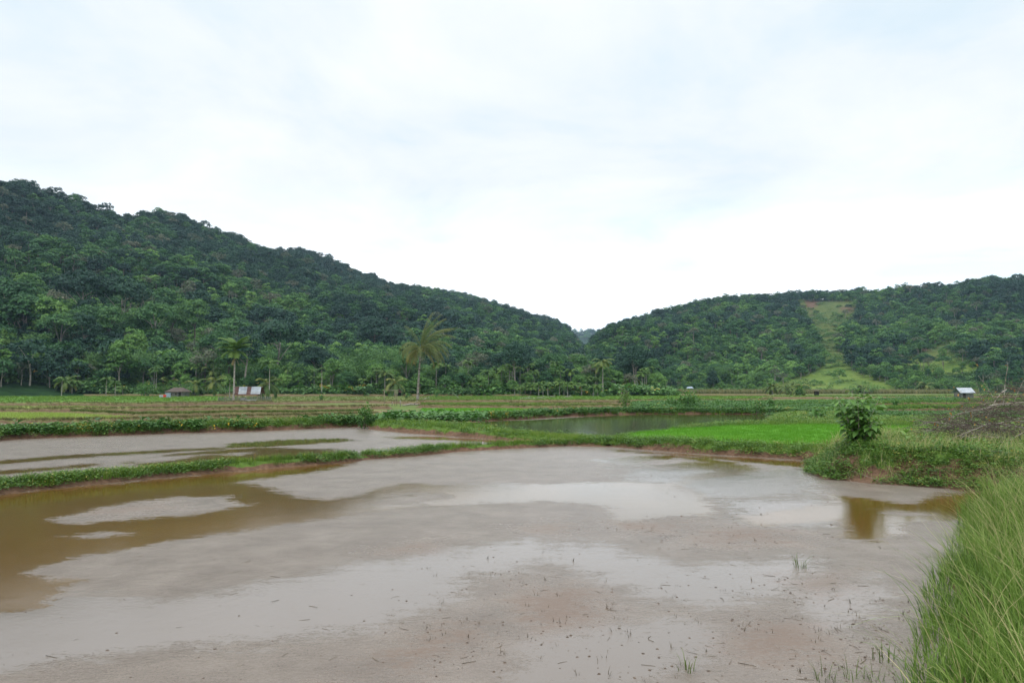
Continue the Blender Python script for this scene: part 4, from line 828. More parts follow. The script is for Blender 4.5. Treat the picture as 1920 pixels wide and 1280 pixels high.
# ------------------------------------------------------------------ palms
def frond(m, az, e0, L_, droop, nl, ll, lw, tint, twist=0.0, hang=.55, seg=10, rad=.03, start=.16):
    """one feather frond: a bending midrib with leaflets on both sides, in the crown's own space"""
    t = np.linspace(0, 1, seg + 1); el = e0 - droop * t ** 1.25; d = np.stack([np.cos(el) * math.cos(az), np.cos(el) * math.sin(az), np.sin(el)], 1)
    azs = az + twist * t; d[:, 0] = np.cos(el) * np.cos(azs); d[:, 1] = np.cos(el) * np.sin(azs)
    c = np.concatenate([[np.zeros(3)], np.cumsum((d[:-1] + d[1:]) / 2 * (L_ / seg), axis=0)]); m.tube(c, rad * (1 - .85 * t), 4, tint=min(1, tint + .25))
    q = np.linspace(start, .99, nl); P = np.stack([np.interp(q, t, c[:, j]) for j in range(3)], 1); D = np.stack([np.interp(q, t, d[:, j]) for j in range(3)], 1)
    side = np.stack([-np.sin(np.interp(q, t, azs)), np.cos(np.interp(q, t, azs)), 0 * q], 1)
    for sg in (-1, 1):
        k = (np.sin(np.pi * (.12 + .8 * q)) ** .6)[:, None] * ll * rng.uniform(.85, 1.1, (nl, 1)); o = side * sg * .8 + D * .55 + rng.normal(0, .06, (nl, 3)); o /= np.linalg.norm(o, axis=1)[:, None]
        mid = P + o * k * .5 - np.array((0, 0, hang * .18)) * k; tip = P + o * k * .92 - np.array((0, 0, hang * .75)) * k; w = D * lw * .5
        V = np.stack([P - w, P + w, mid - w * .9, mid + w * .9, tip - w * .1, tip + w * .1], 1).reshape(-1, 3); b = (np.arange(nl) * 6)[:, None]
        m.add(V, np.concatenate([b + np.array([[0, 1, 3, 2]]), b + np.array([[2, 3, 5, 4]])]), tint=np.repeat(np.clip(tint + rng.normal(0, .08, nl) + .12 * (q - .5), 0, 1), 6))
def ring_trunk(h, r0, r1, dx=0, dy=0, n=9, seg=14, bulge=.35):
    t = np.linspace(0, 1, seg); m = MB(); rr = r0 + (r1 - r0) * t; rr[0] *= 1 + bulge; rr[1] *= 1 + bulge * .4
    m.tube(np.stack([dx * t ** 1.4, dy * t ** 1.4, h * t], 1), rr, n); return m
# the tall coconut palm: fronds one by one
base = at(783, 753); DD = base[1]; top = atd(789, 655, DD); Ht = top[2]
cp = thing('coconut_palm', 'tall lone coconut palm leaning over the mid-field bunds with yellowing windblown fronds', 'palm tree', (base[0], base[1], 0))
ring_trunk(Ht, .22, .13, top[0] - base[0], 0).obj('trunk', M['coco_bark'], cp, True)
tp = Vector((top[0] - base[0], 0, Ht))
fr = [(2.9, .75, 4.9, 2.5, .60), (3.4, .45, 4.6, 2.4, .55), (3.0, .1, 3.6, 1.9, .8), (3.5, -.35, 3.2, 1.2, .9), (2.6, -.5, 3.0, 1.1, .95), (2.7, 1.3, 5.0, .9, .4), (1.0, 1.45, 6.3, .55, .5), (.5, 1.30, 6.5, .9, .5), (.2, 1.12, 6.4, 1.2, .5), (-.3, 1.4, 6.2, .8, .45),
      (.4, 1.0, 6.2, 1.4, .5), (.1, .85, 6.0, 1.7, .5), (-.2, .75, 5.8, 1.9, .48), (0.0, .5, 5.8, 1.8, .5), (.2, .3, 5.6, 1.9, .55), (-.15, .12, 5.2, 1.7, .65), (.15, -.1, 4.8, 1.5, .75), (-.1, -.35, 4.2, 1.3, .85), (-.9, .7, 5.2, 1.9, .5), (-1.6, .5, 4.4, 1.9, .5), (-2.3, .55, 4.5, 2.1, .5),
      (1.1, .7, 5.4, 1.8, .42), (1.7, .5, 5.0, 1.9, .42), (2.3, .5, 4.8, 2.1, .45), (3.9, .9, 4.8, 2.0, .45), (-.5, 1.1, 6.2, 1.3, .45), (-1.2, 1.2, 5.6, 1.1, .45), (.6, .6, 5.6, 2.3, .5), (-.6, .45, 5.2, 2.2, .5), (.3, .05, 4.8, 1.7, .7), (2.6, .2, 4.2, 1.9, .6), (3.7, .05, 3.8, 1.6, .75), (.05, .65, 6.1, 2.3, .5), (-2.8, .6, 4.6, 2.5, .5), (2.95, 1.0, 4.9, 2.6, .45)]
for az, e0, L_, dr, tn in fr:
    m = MB(); frond(m, az, e0, L_ * (1.16 if e0 > .9 else 1.04), dr * 1.02, 46, 1.0, .052, tn - .09 + rng.normal(0, .06), twist=-.35 * math.sin(az), hang=1.0, rad=.045); o = m.obj('frond', M['coco'], cp); o.location = tp
m = MB()
for i in range(11):
    a = rng.uniform(0, 6.28); v, q, t, c = [x for x in (None,) * 4] if False else (None,) * 4
    ct = np.array((.42 * math.cos(a), .42 * math.sin(a), rng.uniform(-.55, .05))); k = np.linspace(-1, 1, 6); m.tube(ct + np.stack([0 * k, 0 * k, k * .16], 1), .15 * np.sqrt(np.clip(1.02 - k ** 2, .02, 1)), 7, tint=.8)
o = m.obj('coconuts', M['coco'], cp, True); o.location = tp
# areca palm by the open hut
ab = at(438, 757); at_top = atd(439, 671, ab[1])[2]
ap = thing('areca_palm', 'slender pale-trunked areca palm with a thick feathery crown beside the striped-roof open hut', 'palm tree', (ab[0], ab[1], 0))
ring_trunk(at_top, .16, .11, bulge=.2).obj('trunk', M['palm_bark'], ap, True)
m = MB(); t = np.linspace(0, 1, 6); m.tube(np.stack([0 * t, 0 * t, at_top + 1.1 * t], 1), .13 - .05 * t, 7, tint=.6); m.obj('crownshaft', M['areca'], ap, True)
for i in range(26):
    m = MB(); az = i * 2.4 + rng.normal(0, .2); e0 = rng.uniform(-.15, 1.45); frond(m, az, e0, 2.3 + 1.0 * math.sin(e0), 1.0 + rng.uniform(0, .5), 30, .8, .13, .52 + rng.normal(0, .1), hang=.35, rad=.04)
    o = m.obj('frond', M['areca'], ap); o.location = (0, 0, at_top + 1.0 + .1 * i / 15)
m = MB()
for i in range(3): frond(m, i * 2.1 + .3, -.85, 1.3, .5, 16, .4, .06, .95, hang=.6)
o = m.obj('dead_fronds', M['dry_grass'], ap); o.location = (0, 0, at_top + .1)
# the crowd of palms along the forest edge
def crown_palm(seed, n, L_, nl, ll, lw, lo, hi, dr, mat, tn=.5):
    m = MB(); r = np.random.default_rng(seed)
    for i in range(n): frond(m, i * 2.4 + r.normal(0, .25), lo + (hi - lo) * r.uniform(), L_ * r.uniform(.8, 1.1), dr * r.uniform(.8, 1.2), nl, ll, lw, tn + r.normal(0, .14), hang=.6, seg=6, rad=.05)
    return m.mesh('crown', M[mat])
COCO = [crown_palm(i, 17, 4.2, 22, 1.0, .24, -.5, 1.25, 1.7, 'palm', .5) for i in range(3)]
AREC = [crown_palm(10 + i, 11, 2.1, 14, .8, .24, .1, 1.3, 1.6, 'areca', .5) for i in range(3)]
UT = ring_trunk(1, .17, .12, n=7, seg=5, bulge=.3).mesh('trunk', M['palm_bark'], True); UT2 = ring_trunk(1, .10, .08, n=6, seg=5, bulge=.2).mesh('trunk', M['palm_bark'], True)
items = {'areca': [], 'coco': [], 'young': []}
def palm(px, ytop, ybase, D, sort):
    X = (px - 960) / F * D; zt = (HOR - ytop) / F * D + HC; tall_ = {'coco': 2.4, 'areca': 1.2, 'young': 1.3}[sort]; h = max(zt - tall_, .7); o = thing('coconut_palm' if sort == 'coco' else 'areca_palm', '', 'palm tree', (X, D, max(zl(X, D), -.06)), rng.uniform(0, 6.28), 'coconut palms along the forest edge' if sort == 'coco' else 'areca palms along the forest edge')
    h -= o.location.z; h = max(h, .7); tr = link('trunk', UT if sort == 'coco' else UT2, o); s = 1.0 if sort != 'young' else 1.15; tr.scale = (s, s, h); c = link('crown', (COCO if sort == 'coco' else AREC)[int(rng.integers(3))], o, (0, 0, h)); q = rng.uniform(.9, 1.15); c.scale = (q, q, q)
    items[sort].append((o, {'coco': 'spreading coconut palm', 'areca': 'slim pale-trunked areca palm', 'young': 'short young areca palm'}[sort], px))
for px, yt in [(6, 712), (16, 700), (34, 705), (55, 712), (74, 706), (118, 704), (137, 709), (156, 708), (201, 702), (218, 709), (232, 721), (1003, 716), (1010, 713), (1018, 712), (1027, 714), (1034, 711), (1042, 714), (1049, 712), (1057, 716), (1064, 712), (1071, 715), (1078, 713), (965, 716), (975, 719), (985, 714), (995, 718), (1120, 716), (1112, 718), (1090, 715)]: palm(px, yt, 740, rng.uniform(188, 203), 'young')
for px, yt, D in [(102, 684, 202), (126, 700, 196), (404, 700, 190), (396, 683, 208), (502, 700, 150), (722, 687, 200), (741, 703, 192), (1130, 666, 200), (1184, 698, 250), (367, 706, 196), (1173, 706, 238), (1447, 714, 240), (1473, 716, 235), (1482, 712, 250), (1498, 713, 215), (1734, 713, 290), (1748, 716, 300), (1613, 716, 260), (318, 705, 205), (-40, 690, 205), (22, 690, 212), (380, 690, 215)]: palm(px, yt, 740, D, 'coco')
for px, yt, D in [(290, 687, 203), (294, 685, 202), (286, 694, 204), (368, 679, 206), (378, 684, 210), (432, 704, 150), (506, 672, 148), (604, 684, 199), (706, 685, 203), (697, 700, 205), (684, 706, 206), (895, 704, 202), (903, 700, 204), (910, 690, 208), (885, 708, 206), (955, 684, 212), (940, 690, 216), (1041, 674, 212), (1051, 690, 210), (1000, 690, 214), (975, 684, 215), (985, 696, 210), (860, 690, 212), (872, 696, 210), (620, 690, 214), (640, 680, 224), (1217, 684, 245), (1210, 695, 240), (925, 700, 209), (1070, 690, 214), (150, 684, 210), (136, 672, 216), (240, 688, 214), (105, 660, 224), (60, 668, 220), (800, 694, 212), (775, 690, 214), (740, 680, 216)] + [(float(rng.uniform(-60, 1230)), float(rng.uniform(672, 705)), float(rng.uniform(206, 224))) for _ in range(60)]: palm(px, yt, 740, D, 'areca')
for q_, l in items.items(): name_all(l, (lambda px: next(z for a, b, z in YZ if a <= px < b)) if q_ == 'young' else zone)
# banana plants
def banana_mesh(seed):
    r = np.random.default_rng(seed); m = MB()
    for i in range(8):
        a = r.uniform(0, 6.28); e0 = r.uniform(.5, 1.3); t = np.linspace(0, 1, 7); el = e0 - 1.5 * t; L_ = 2.2; c = np.cumsum(np.stack([np.cos(el) * math.cos(a), np.cos(el) * math.sin(a), np.sin(el)], 1), 0) * L_ / 7
        s = np.array((-math.sin(a), math.cos(a), 0)) * (.30 * np.sin(np.pi * (.1 + .85 * t)))[:, None]; V = np.stack([c - s - np.array((0, 0, .08)), c, c + s - np.array((0, 0, .08))], 1).reshape(-1, 3); k = np.arange(6) * 3
        m.add(V, np.concatenate([np.stack([k, k + 1, k + 4, k + 3], 1), np.stack([k + 1, k + 2, k + 5, k + 4], 1)]), tint=.5 + r.normal(0, .15))
    return m.mesh('leaves', M['bamboo'])
BL = [banana_mesh(i) for i in range(3)]; BT = ring_trunk(1.4, .14, .09, n=7, seg=4).mesh('stem', M['palm'], True); it = []
for px, D in [(528, 200), (536, 198), (545, 201), (553, 199), (770, 199), (778, 201), (762, 203), (1160, 205), (690, 201), (880, 203), (1216, 230), (418, 196)]:
    X = (px - 960) / F * D; o = thing('banana_plant', '', 'banana plant', (X, D, -.06), rng.uniform(0, 6), 'banana plants along the forest edge'); link('stem', BT, o); link('leaves', BL[len(it) % 3], o, (0, 0, 1.3)); it.append((o, 'broad-leaved banana plant', px))
name_all(it)
# ------------------------------------------------------------------ bushes
def bush(px, pybase, wpx, hpx, label, look='weeds', leafsize=.10, n=420, D=None, z=0.0, seed=None, name='bush', stems=5):
    p = at(px, pybase, z) if D is None else atd(px, pybase, D); s = p[1] / F; w, h = wpx * s / 2, hpx * s; r = np.random.default_rng(seed or int(px * 7)); o = thing(name, label, 'bush', p)
    m = MB(); k = MB(); ends = []
    for i in range(stems):
        a = r.uniform(0, 6.28); e = np.array((math.cos(a) * w * .55 * r.uniform(.2, 1), math.sin(a) * w * .55 * r.uniform(.2, 1), h * r.uniform(.6, .95))); t = np.linspace(0, 1, 5)[:, None]
        k.tube(e * t + np.array((0, 0, .05 * h)) * np.sin(3.14 * t), .012 * h * (1.2 - t[:, 0]), 5); ends.append(e)
    for i in range(n):
        e = ends[int(r.integers(stems))] * r.uniform(.45, 1.02); d = r.normal(0, 1, 3); d /= np.linalg.norm(d); q = e + d * np.array((w * .55, w * .55, h * .26)) * r.uniform(.3, 1) ** .5; q[2] = max(q[2], .05 * h)
        dr = d + r.normal(0, .5, 3) + np.array((0, 0, .25)); l = leafsize * r.uniform(.6, 1.25); leaf(m, q, dr, np.array((r.normal(0, .3), r.normal(0, .3), 1.0)), l, l * .55, np.clip(.35 + .35 * q[2] / h + r.normal(0, .14), 0, 1))
    k.obj('stem', M['twig'], o, True); m.obj('foliage', M[look], o); return o
bush(37, 742, 17, 17, 'small round bush alone on the lush grass strip before the young palms', 'vine', .45, 500)
bush(276, 743, 42, 26, 'wide rounded shrub just left of the brown-roofed house', 'vine', .5, 700)
bush(342, 743, 40, 26, 'wide rounded shrub just right of the brown-roofed house', 'vine', .5, 700)
bush(602, 751, 9, 12, 'tiny dark bush in the olive field beneath a slim areca palm', 'vine', .3, 160)
bush(684, 803, 42, 46, 'tall leafy weed bush rising from the vine-covered bank corner', 'vine', .17, 700)
bush(670, 738, 26, 18, 'pale sparse shrub at the far edge of the olive field', 'bamboo', .45, 260)
bush(818, 745, 14, 16, 'small sapling bush standing right of the tall coconut palm', 'vine', .4, 170)
bush(762, 747, 6, 8, 'tiny round bush beside the white water strip left of the coconut palm', 'vine', .25, 130)
bush(730, 744, 7, 5, 'low tuft-like bush between the legs of the wooden pole frame', 'vine', .25, 110)
bush(1172, 768, 34, 36, 'airy green bush in front of the small tilted hut', 'weeds', .22, 520)
bush(1262, 772, 34, 28, 'leafy bush behind the pond, left of a taller double bush', 'vine', .24, 460)
bush(1288, 773, 50, 38, 'broad tall double bush standing behind the pond', 'vine', .26, 700)
bush(1306, 770, 14, 32, 'narrow upright bush just right of the double bush behind the pond', 'vine', .24, 240)
bush(1420, 781, 30, 32, 'bush at the right far corner of the pond', 'vine', .2, 420)
bush(1350, 770, 40, 18, 'low wide bush on the bank above the pond water', 'vine', .24, 420)
bush(1445, 764, 18, 16, 'small bush on the green bund behind the right pond corner', 'vine', .26, 240)
bush(1500, 741, 22, 16, 'bushy young palm-like shrub at the far field edge left of small brown hut', 'vine', .5, 300)
bush(1555, 736, 18, 16, 'dark shrub just right of the small brown hut', 'vine', .5, 300)
bush(1632, 738, 40, 20, 'dark wide pair of round shrubs at the foot of the grassy landslide', 'vine', .5, 500)
bush(1597, 738, 26, 14, 'dark shrub between small brown hut and the wide round shrubs', 'vine', .5, 300)
bush(1680, 762, 14, 12, 'small round bush on the bright green field behind the leafy sapling', 'vine', .26, 200)
bush(1850, 745, 40, 20, 'dark shrub behind the brush pile, right of the white-roofed shed', 'vine', .4, 300)
bush(1130, 745, 14, 10, 'small bush at the field edge below the tall spreading coconut palm', 'vine', .4, 160)
bush(1535, 795, 40, 26, 'blue-green large-leaved plant clump on the grassy bank right of the pond', 'vine', .36, 120, stems=7)
# the leafy sapling on the end of the roadside bank
p = at(1612, 848, .62); D0 = p[1]; s = D0 / F
sp = thing('leafy_sapling', 'young large-leaved sapling standing on the end of the roadside grass bank', 'sapling', p); sp.scale = (1.15, 1.15, 1.06)
m = MB(); k = MB(); ht = 1.86; r = np.random.default_rng(5)
STEMS = []
for i in range(12):
    a = i * 2.4; rad_ = [.18, .50, .62, .50][i % 4]; e = np.array((math.cos(a) * rad_, math.sin(a) * rad_, ht * [.95, .82, .56, .88][i % 4] * r.uniform(.85, 1.05))); t = np.linspace(0, 1, 8)[:, None]
    c = e * np.concatenate([t ** 1.3, t ** 1.3, t], 1); STEMS.append(c); k.tube(c, .016 * (1.15 - t[:, 0]), 5)
    nlf = 50
    for j in range(nlf):
        q = .14 + .86 * j / nlf; b = np.array([np.interp(q, t[:, 0], c[:, x]) for x in range(3)]); az = j * 2.4 + i; d = np.array((math.cos(az), math.sin(az), r.uniform(-.25, .5) + .5 * (q > .93)))
        l = .26 * r.uniform(.65, 1.15) * (1 - .4 * max(0, q - .85) / .15); b = b + d * .05; leaf(m, b, d, np.array((r.normal(0, .25), r.normal(0, .25), 1.0)), l, l * .6, np.clip(.34 + .42 * max(0, q - .75) * 4 * .6 + r.normal(0, .11), 0, 1), .12, .45)
k.obj('stem', M['twig'], sp, True); m.obj('foliage', M['sapling_leaf'], sp)
# ------------------------------------------------------------------ brush pile of cut branches on the bank
pc = np.array((14.6, 21.4, 1.0))
bp = thing('brush_pile', 'heap of cut grey branches with orange dead leaves on the roadside bank', 'brush pile', pc); bp.scale = (1, 1, 1.28)
def branch(P0, d, L_, r0, m, bend=.25, n=8):
    t = np.linspace(0, 1, n); d = d / np.linalg.norm(d); side = np.cross(d, (0, 0, 1.0)); c = P0 + d * L_ * t[:, None] + side * (bend * L_ * (t ** 2))[:, None] + rng.normal(0, .012 * L_, (n, 3)).cumsum(0) * .5 - np.array((0, 0, .12 * L_)) * (t ** 2)[:, None]
    m.tube(c, r0 * (1 - .75 * t), 5); return c
ends = []
for i in range(58):
    m = MB(); x = rng.uniform(-1.0, 3.6); P0 = np.array((x, rng.uniform(-1.2, 1.4), rng.uniform(0, 1.0) * np.interp(x, [-1, .4, 1.8, 4], [.55, 1.05, 1.4, 1.1]))); a = rng.choice([math.pi + rng.normal(0, .55), rng.normal(0, .6)], p=[.7, .3]); d = np.array((math.cos(a), math.sin(a) * .8, rng.normal(.08, .22)))
    L_ = rng.uniform(.9, 2.1); r0 = rng.uniform(.009, .021); c = branch(P0 - d * L_ * .45 + np.array((.35, 0, 0)), d, L_, r0, m, rng.normal(0, .15))
    for j in range(3):
        b = c[int(rng.integers(3, 7))]; dd = d + rng.normal(0, .55, 3); branch(b, dd, L_ * rng.uniform(.2, .45), r0 * .45, m, rng.normal(0, .3), 5); ends.append(c[-1])
    m.obj('branch', M['twig'], bp, True)
m = MB()
for i in range(1500):
    x = rng.uniform(-1.2, 4.6); hh = np.interp(x, [-1.2, .2, 1.6, 4.6], [.35, 1.0, 1.4, 1.25]); d = rng.normal(0, 1, 3) * np.array((1, .8, .35)); branch(np.array((x, rng.uniform(-1.3, 1.4), hh * rng.uniform(0, .95) ** .8)), d, rng.uniform(.35, .95), rng.uniform(.004, .010), m, rng.normal(0, .3), 5)
kind(m.obj('twigs', M['twig_dark'], bp), 'stuff')
for i in range(9):
    m = MB(); x = rng.uniform(-.9, 4.2); d = np.array((rng.normal(0, .35), rng.normal(0, .3), 1.0)); c = branch(np.array((x, rng.uniform(-.6, .6), .8)), d, rng.uniform(.8, 1.35), .011, m, rng.normal(0, .2))
    for j in range(3): branch(c[int(rng.integers(3, 7))], d + rng.normal(0, .6, 3), .35, .005, m, 0, 4)
    m.obj('branch', M['twig'], bp, True); ends += [c[-1], c[-2], c[-1] + rng.normal(0, .08, 3)]
m = MB()
for e_ in ends:
    for j in range(1 if rng.uniform() < .35 else 0):
        d = rng.normal(0, 1, 3); leaf(m, e_ + rng.normal(0, .05, 3), d, np.array((0, .3, 1.0)), .09, .05, rng.uniform(), .2, .3)
for i in range(70):
    x = rng.uniform(-.8, 4.4); leaf(m, np.array((x, rng.uniform(-1.2, 1.2), rng.uniform(.3, 1.3))), rng.normal(0, 1, 3), np.array((0, .3, 1.0)), .08, .045, rng.uniform(), .2, .3)
kind(m.obj('dead_leaves', M['dry_leaf'], bp), 'stuff')
lv = MB(); LVS = [(-1.9, -.6, .25)]
b0 = thing('fallen_branch', 'long bare pale branch lying on weeds left of the brush pile', 'branch', at(1760, 792, .75)); m = MB()
c = branch(np.array((1.2, 0, .1)), np.array((-1, -.25, .06)), 2.6, .02, m, .12); branch(c[4], np.array((-1, -.8, -.2)), .9, .01, m); branch(c[5], np.array((-.6, .7, .2)), .6, .008, m); m.obj('limb', M['twig'], b0, True)
# broad-leaved weeds beside the pile
it = []
for px, py in [(1850, 818), (1700, 838), (1770, 812), (1905, 815), (1745, 822)]:
    p = at(px, py, .85); o = thing('broadleaf_weed', ['light green broad-leaved weed below the brush pile', 'broad-leaved weed right beside the leafy sapling', 'broad-leaved weed at the left end of the brush pile', 'broad-leaved weed at the photo edge below the brush pile', 'broad-leaved weed between sapling and brush pile'][len(it)], 'weed', p); m = MB()
    for j in range(8):
        a = j * 2.4; leaf(m, np.array((0, 0, .05 + .05 * j)), np.array((math.cos(a), math.sin(a), .8)), np.array((0, 0, 1.0)), .34, .16, .75 + rng.normal(0, .1), .12, .3)
    m.obj('leaves', M['weeds'], o); it.append(o)
# ------------------------------------------------------------------ small buildings and farm things
def quad(m, a, b, c, d, th=.03):
    """a thin solid sheet with corners a b c d"""
    a, b, c, d = (np.array(v, float) for v in (a, b, c, d)); n = np.cross(b - a, d - a); n = n / np.linalg.norm(n) * th; V = [a, b, c, d, a + n, b + n, c + n, d + n]
    m.add(V, [(3, 2, 1, 0), (4, 5, 6, 7), (0, 1, 5, 4), (1, 2, 6, 5), (2, 3, 7, 6), (3, 0, 4, 7)])
def corrug(m, a, b, d, n=14, amp=.025):
    """corrugated sheet: a->b along the eave, a->d up the slope"""
    a, b, d = (np.array(v, float) for v in (a, b, d)); u = b - a; w = d - a; nn = np.cross(u, w); nn /= np.linalg.norm(nn); t = np.linspace(0, 1, 2 * n + 1); z = np.where(np.arange(2 * n + 1) % 2, amp, -amp)
    lo = a + u * t[:, None] + nn * z[:, None]; V = np.concatenate([lo, lo + w, lo - nn * .012, lo + w - nn * .012]); k = np.arange(2 * n); N_ = 2 * n + 1
    m.add(V, np.concatenate([np.stack([k, k + 1, N_ + k + 1, N_ + k], 1), np.stack([2 * N_ + k, 3 * N_ + k, 3 * N_ + k + 1, 2 * N_ + k + 1], 1)]))
hp = at(468, 756.5); s = hp[1] / F
hut = thing('open_hut', 'small open-sided field hut under a striped white and rust-red sheet roof', 'hut', hp, .10); hut.scale = (.95, .95, .97)
wv, zr, ze = 2.05, 2.72, 1.72; yb = 1.55
for x in (-1.55, 1.5):
    for y in (-1.25, 1.25):
        m = MB(); m.tube([(x, y, -.05), (x, y, ze + .1)], .06, 8); m.obj('post', M['timber'], hut, True)
m = MB(); m.tube([(-wv, 0, zr - .06), (wv, 0, zr - .06)], .05, 8); m.obj('ridge_beam', M['timber'], hut, True)
for sg in (-1, 1):
    m = MB(); m.tube([(-wv, sg * 1.3, ze + .08), (wv, sg * 1.3, ze + .08)], .045, 8); m.obj('eave_beam', M['timber'], hut, True)
cols = ['red_sheet', 'white_sheet', 'white_sheet', 'red_sheet', 'white_sheet', 'white_sheet']; ed = np.array([0, .16, .33, .47, .63, .82, 1.0]) * 2 * wv - wv
for i in range(6):
    m = MB(); corrug(m, (ed[i] - .0, -yb - .1, ze - .16), (ed[i + 1] + .005, -yb - .1, ze - .16), (ed[i] - .28, 0, zr), 6); m.obj('roof_sheet', M[cols[i]], hut)
m = MB(); corrug(m, (wv, yb + .1, ze - .16), (-wv, yb + .1, ze - .16), (wv, 0, zr), 20); m.obj('roof_sheet', M['red_sheet'], hut)
m = MB(); quad(m, (-wv, -yb - .12, ze - .30), (wv, -yb - .12, ze - .30), (wv, -yb - .12, ze - .16), (-wv, -yb - .12, ze - .16)); m.obj('fascia', M['red_sheet'], hut)
m = MB(); m.add([(-wv + .05, -1.3, ze + .02), (-wv + .05, 1.3, ze + .02), (-wv + .05, 0, zr - .1), (-wv + .08, -1.3, ze + .02), (-wv + .08, 1.3, ze + .02), (-wv + .08, 0, zr - .1)], [(0, 1, 4, 3), (1, 2, 5, 4), (2, 0, 3, 5)], [(0, 2, 1), (3, 4, 5)]); m.obj('gable_shade', M['dark'], hut)  # dark sheet standing in for the shaded underside of the open gable
m = MB(); m.box((0, 0, .30), (3.0, 2.4, .08)); m.obj('floor_deck', M['timber'], hut)
m = MB(); m.box((.55, -1.2, .36), (1.7, .08, .62)); m.obj('low_wall', M['concrete'], hut)
m = MB(); m.box((-.75, -.6, .55), (.7, .6, .5)); tag(m.obj('bench_box', M['grey_wall'], None), 'grey box standing on the deck of the striped-roof open hut', 'box').matrix_world
o = bpy.data.objects['bench_box']; o.location = (hp[0], hp[1], .1)
m = MB(); m.tube([(-3.9, -.2, 1.62), (-2.0, -.2, 1.74)], .03, 5); m.obj('rail', M['timber'], hut, True)
fn = thing('net_fence', 'grey net fence on sticks around the striped-roof open hut', 'fence', hp)
a0, b0_ = at(407, 756), at(508, 754); nseg = 26
for i in range(9):
    q = a0 + (b0_ - a0) * i / 8 - hp; m = MB(); m.tube([(q[0], q[1] + .3, 0), (q[0] + rng.normal(0, .03), q[1] + .3, 1.15)], .035, 6); m.obj('stake', M['timber'], fn, True)
m = MB()
for i in range(60):
    for j in range(9):
        if rng.uniform() < .2: continue
        q = a0 + (b0_ - a0) * (i + .5) / 60 - hp; m.box((q[0], q[1] + .3 + .02 * math.sin(i), .1 + .1 * j), (.16, .012, .07))
m.obj('net', M['net'], fn)
# brown-roofed house half hidden at the forest edge
hp = at(313, 744); w = 2.55
ho = thing('brown_house', 'low house with a dark brown roof half hidden between shrubs at the forest edge', 'house', (hp[0], hp[1] + 6, -.06)); ho.scale = (.8, .8, .78); S = (hp[1] + 6) / F
m = MB(); m.box((0, 0, .95), (38 * S, 4.2, 1.9)); m.obj('wall', M['dim_wall'], ho)
m = MB(); hw, hd, z0, z1 = 24 * S, 2.7, 1.75, 3.2
m.add([(-hw, -hd, z0), (hw, -hd, z0), (hw, hd, z0), (-hw, hd, z0), (-hw * .45, 0, z1), (hw * .45, 0, z1), (-hw, -hd, z0 - .08), (hw, -hd, z0 - .08), (hw, hd, z0 - .08), (-hw, hd, z0 - .08)], [(0, 1, 5, 4), (2, 3, 4, 5), (6, 9, 8, 7), (0, 6, 7, 1), (1, 7, 8, 2), (2, 8, 9, 3), (3, 9, 6, 0)], [(1, 2, 5), (3, 0, 4)]); m.obj('roof', M['brown_roof'], ho)
for x in (-1.4, .2):
    m = MB(); m.box((x, -2.12, 1.0), (.7, .05, .8)); f = m.obj('window', M['timber'], ho); m = MB(); m.box((x, -2.14, 1.0), (.56, .05, .66)); m.obj('pane', M['dark'], f)
m = MB(); m.box((1.5, -2.12, .9), (.8, .05, 1.7)); m.obj('door', M['dark'], ho)
q = at(315, 745.5); m = MB(); m.box((0, 0, .55), (1.1, .5, 1.1)); m.box((0, 0, 1.14), (1.3, .6, .06)); o = tag(m.obj('water_tank', M['blue_sheet']), 'pale blue tank in front of the brown-roofed house', 'tank'); o.location = q
q = at(303, 745.5); m = MB(); m.box((0, 0, .40), (.9, .4, .5)); m.tube([(-.4, 0, 0), (-.4, 0, .7)], .05, 6); m.tube([(.4, 0, 0), (.4, 0, .7)], .05, 6); o = tag(m.obj('wash_stand', M['white_sheet']), 'white stand on two legs left of the pale blue tank', 'stand'); o.location = q
q = at(309, 746); m = MB(); m.tube([(-.5, 0, .75), (.5, 0, .75)], .02, 5); quad(m, (-.35, 0, .15), (.3, 0, .2), (.35, 0, .75), (-.4, 0, .75)); o = tag(m.obj('hanging_cloth', M['red_cloth']), 'red cloth hanging before the brown-roofed house', 'cloth'); o.location = q
# wooden pole frame and red-roofed shelter left of the coconut palm
p0, p1 = at(720, 762), at(744, 760); zt = atd(730, 732, p0[1])[2]
pf_ = thing('pole_frame', 'bare goal-like frame of thin poles standing in the field left of the coconut palm', 'pole frame', p0); dv = p1 - p0
for q, h in ((np.zeros(3), zt), (dv * .62 + np.array((0, 2.2, 0)), zt), (dv, zt)):
    m = MB(); m.tube([q + (0, 0, -.1), q + (.02, 0, h * .5), q + (0, 0, h + .05)], .045, 6); m.obj('pole', M['timber'], pf_, True)
m = MB(); m.tube([-dv * .12 + (0, -.05, zt), dv * 1.12 + (0, -.05, zt + .02)], .04, 6); m.obj('crossbar', M['timber'], pf_, True)
q = at(750.5, 761); m = MB(); t = np.linspace(0, 1, 5); m.tube(np.stack([.05 * t, 0 * t, .85 * t - .05], 1), .07 - .02 * t, 7); m.tube([(0, 0, .5), (-.12, 0, .66)], .025, 5); o = tag(m.obj('stump_post', M['old_wood'], None, True), 'short weathered post right of the pole frame', 'post'); o.location = q
q = at(735, 760); m = MB(); m.tube([(0, 0, -.05), (.03, 0, .55)], .05, 6); m.tube([(.03, 0, .5), (.1, 0, .6)], .025, 5); o = tag(m.obj('stump_post', M['old_wood'], None, True), 'short thin post between the legs of the pole frame', 'post'); o.location = q
q = at(748, 742.5); S = q[1] / F; sh = thing('field_shelter', 'small rust-red roofed shelter behind the pole frame', 'shelter', q)
for x in (-4.5, 4.5):
    m = MB(); m.tube([(x * S, 0, -.05), (x * S, 0, 1.3)], .08, 6); m.obj('post', M['timber'], sh, True)
